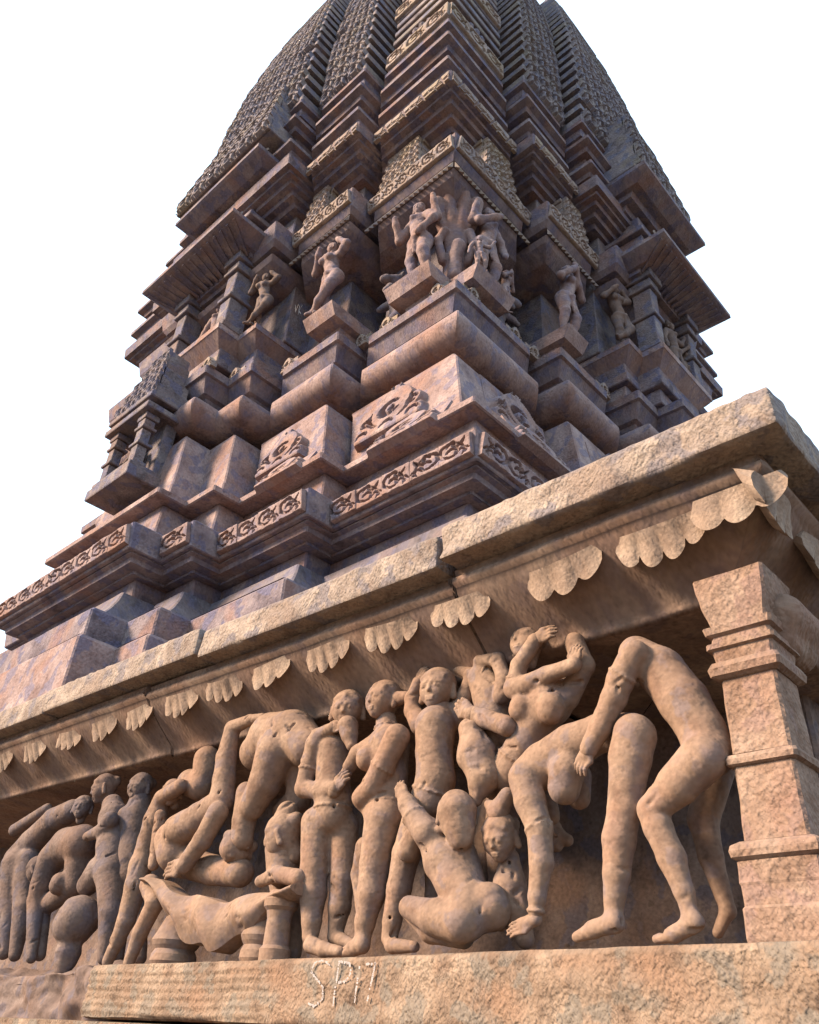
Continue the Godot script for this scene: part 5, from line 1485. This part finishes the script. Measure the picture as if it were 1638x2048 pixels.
	# rearing lion-beasts in the recesses beside the corner pier
	var beast := {"ch": [[[0, .35, .0, .13], [.02, .5, .02, .12], [.05, .66, .05, .13]], [[.05, .68, .06, .1], [.08, .8, .1, .09]], [[-.06, .33, .02, .09], [-.1, .18, .1, .06], [-.08, .03, .06, .045], [-.08, .02, .14, .035]],
		[[.07, .33, .02, .09], [.12, .18, .1, .06], [.1, .03, .06, .045], [.1, .02, .14, .035]], [[-.04, .62, .08, .06], [-.12, .56, .18, .045], [-.1, .48, .24, .035]], [[.12, .62, .1, .06], [.2, .58, .2, .045], [.2, .5, .26, .035]],
		[[.08, .82, .12, .1], [.12, .78, .24, .06], [.13, .76, .28, .045]], [[.02, .9, .06, .035], [.0, .94, .05, .02]], [[.14, .9, .06, .035], [.16, .94, .05, .02]], [[0, .32, -.1, .03], [-.1, .5, -.12, .025], [-.05, .62, -.1, .025]]], "hd": []}
	for e in [[front.call(-1.66, 7.45, -.8, -.5), "dark rearing lion-beast carving in the recess left of the corner pier"], [side.call(-1.0, 7.45, -1.46, .5), "dark rearing lion-beast carving in the recess right of the corner pier"]]:
		var x: Transform3D = e[0]
		L.append([jobs.size(), "lion_carving", e[1], x.origin, M.shrine_grey])
		jobs.append(statue_job(beast, .85, Transform3D(x.basis, Vector3.ZERO), .015))
	return L

func _ready() -> void:
	# camera
	var cam := Camera3D.new()
	cam.name = "camera"
	cam.transform = Transform3D(Basis(Vector3(0.733678, 0.058237, -0.676997), Vector3(0.342323, 0.828970, 0.442293), Vector3(0.586968, -0.556252, 0.588262)), Vector3(.54, 1.6, 1.65))
	cam.fov = 63.973
	cam.near = .05
	cam.far = 2000.0
	add_child(cam)
	cam.current = true
	# hazy white sky
	var sky := ProceduralSkyMaterial.new()
	sky.sky_top_color = Color(.79, .895, 1.0)
	sky.sky_horizon_color = Color(.84, .925, 1.0)
	sky.sky_curve = .25
	sky.ground_horizon_color = Color(.5, .44, .38)
	sky.ground_bottom_color = Color(.4, .35, .29)
	sky.sun_angle_max = 1.0
	sky.energy_multiplier = .8
	var s := Sky.new()
	s.sky_material = sky
	var env := Environment.new()
	env.background_mode = Environment.BG_SKY
	env.sky = s
	env.background_energy_multiplier = 1.0
	env.tonemap_mode = Environment.TONE_MAPPER_LINEAR
	env.tonemap_exposure = 2.5
	env.sdfgi_enabled = true
	env.ssao_enabled = true
	env.ssil_enabled = true
	var we := WorldEnvironment.new()
	we.name = "environment"
	we.environment = env
	add_child(we)
	# low, soft, warm sun from the front left
	var sun := DirectionalLight3D.new()
	sun.name = "sun"
	sun.light_color = Color(1.0, .89, .77)
	sun.light_energy = 1.6
	sun.light_angular_distance = 14.0
	sun.shadow_enabled = true
	add_child(sun)
	sun.look_at_from_position(Vector3(-.7, .72, 1.0), Vector3.ZERO)

	noise.seed = 5; noise.frequency = .01; noise.fractal_octaves = 3
	noise2.seed = 23; noise2.frequency = .01; noise2.fractal_octaves = 2
	rng.seed = 9
	var t0 := Time.get_ticks_msec()
	make_materials()
	print("materials ", Time.get_ticks_msec() - t0)
	var pm := PlaneMesh.new()
	pm.size = Vector2(900, 900)
	structure("ground", pm, M.ground)
	build_platform()
	print("platform ", Time.get_ticks_msec() - t0)
	build_shrine()
	build_balcony("stone_balcony", "projecting stone balcony with wide eaves on the shrine's left face", Transform3D(Basis(), SHRINE + Vector3(-3.93, 0, .05)), false)
	build_balcony("stone_balcony", "projecting stone balcony with wide eaves on the shrine's right face", Transform3D(face_basis(1) * Basis.from_scale(Vector3(.88, 1, .94)), SHRINE + Vector3(-.1, 0, -3.46)), true)
	build_aedicule()
	print("shrine ", Time.get_ticks_msec() - t0)
	build_pilaster()
	build_couch()
	var figs := build_frieze()
	figs.append_array(build_statues())
	var id := WorkerThreadPool.add_group_task(run_job, jobs.size())
	WorkerThreadPool.wait_for_group_task_completion(id)
	for f in figs:
		var o := part(f[1], jobs[f[0]].geo.mesh(), f[4], self, Transform3D(Basis(), f[3]))
		tag(o, f[2], "statue", {"carved_figure": "figures carved along the platform frieze", "wall_statue": "statues on the shrine walls", "lion_carving": "lion-beasts in the wall recesses"}.get(f[1], ""))
	print("figures ", Time.get_ticks_msec() - t0)
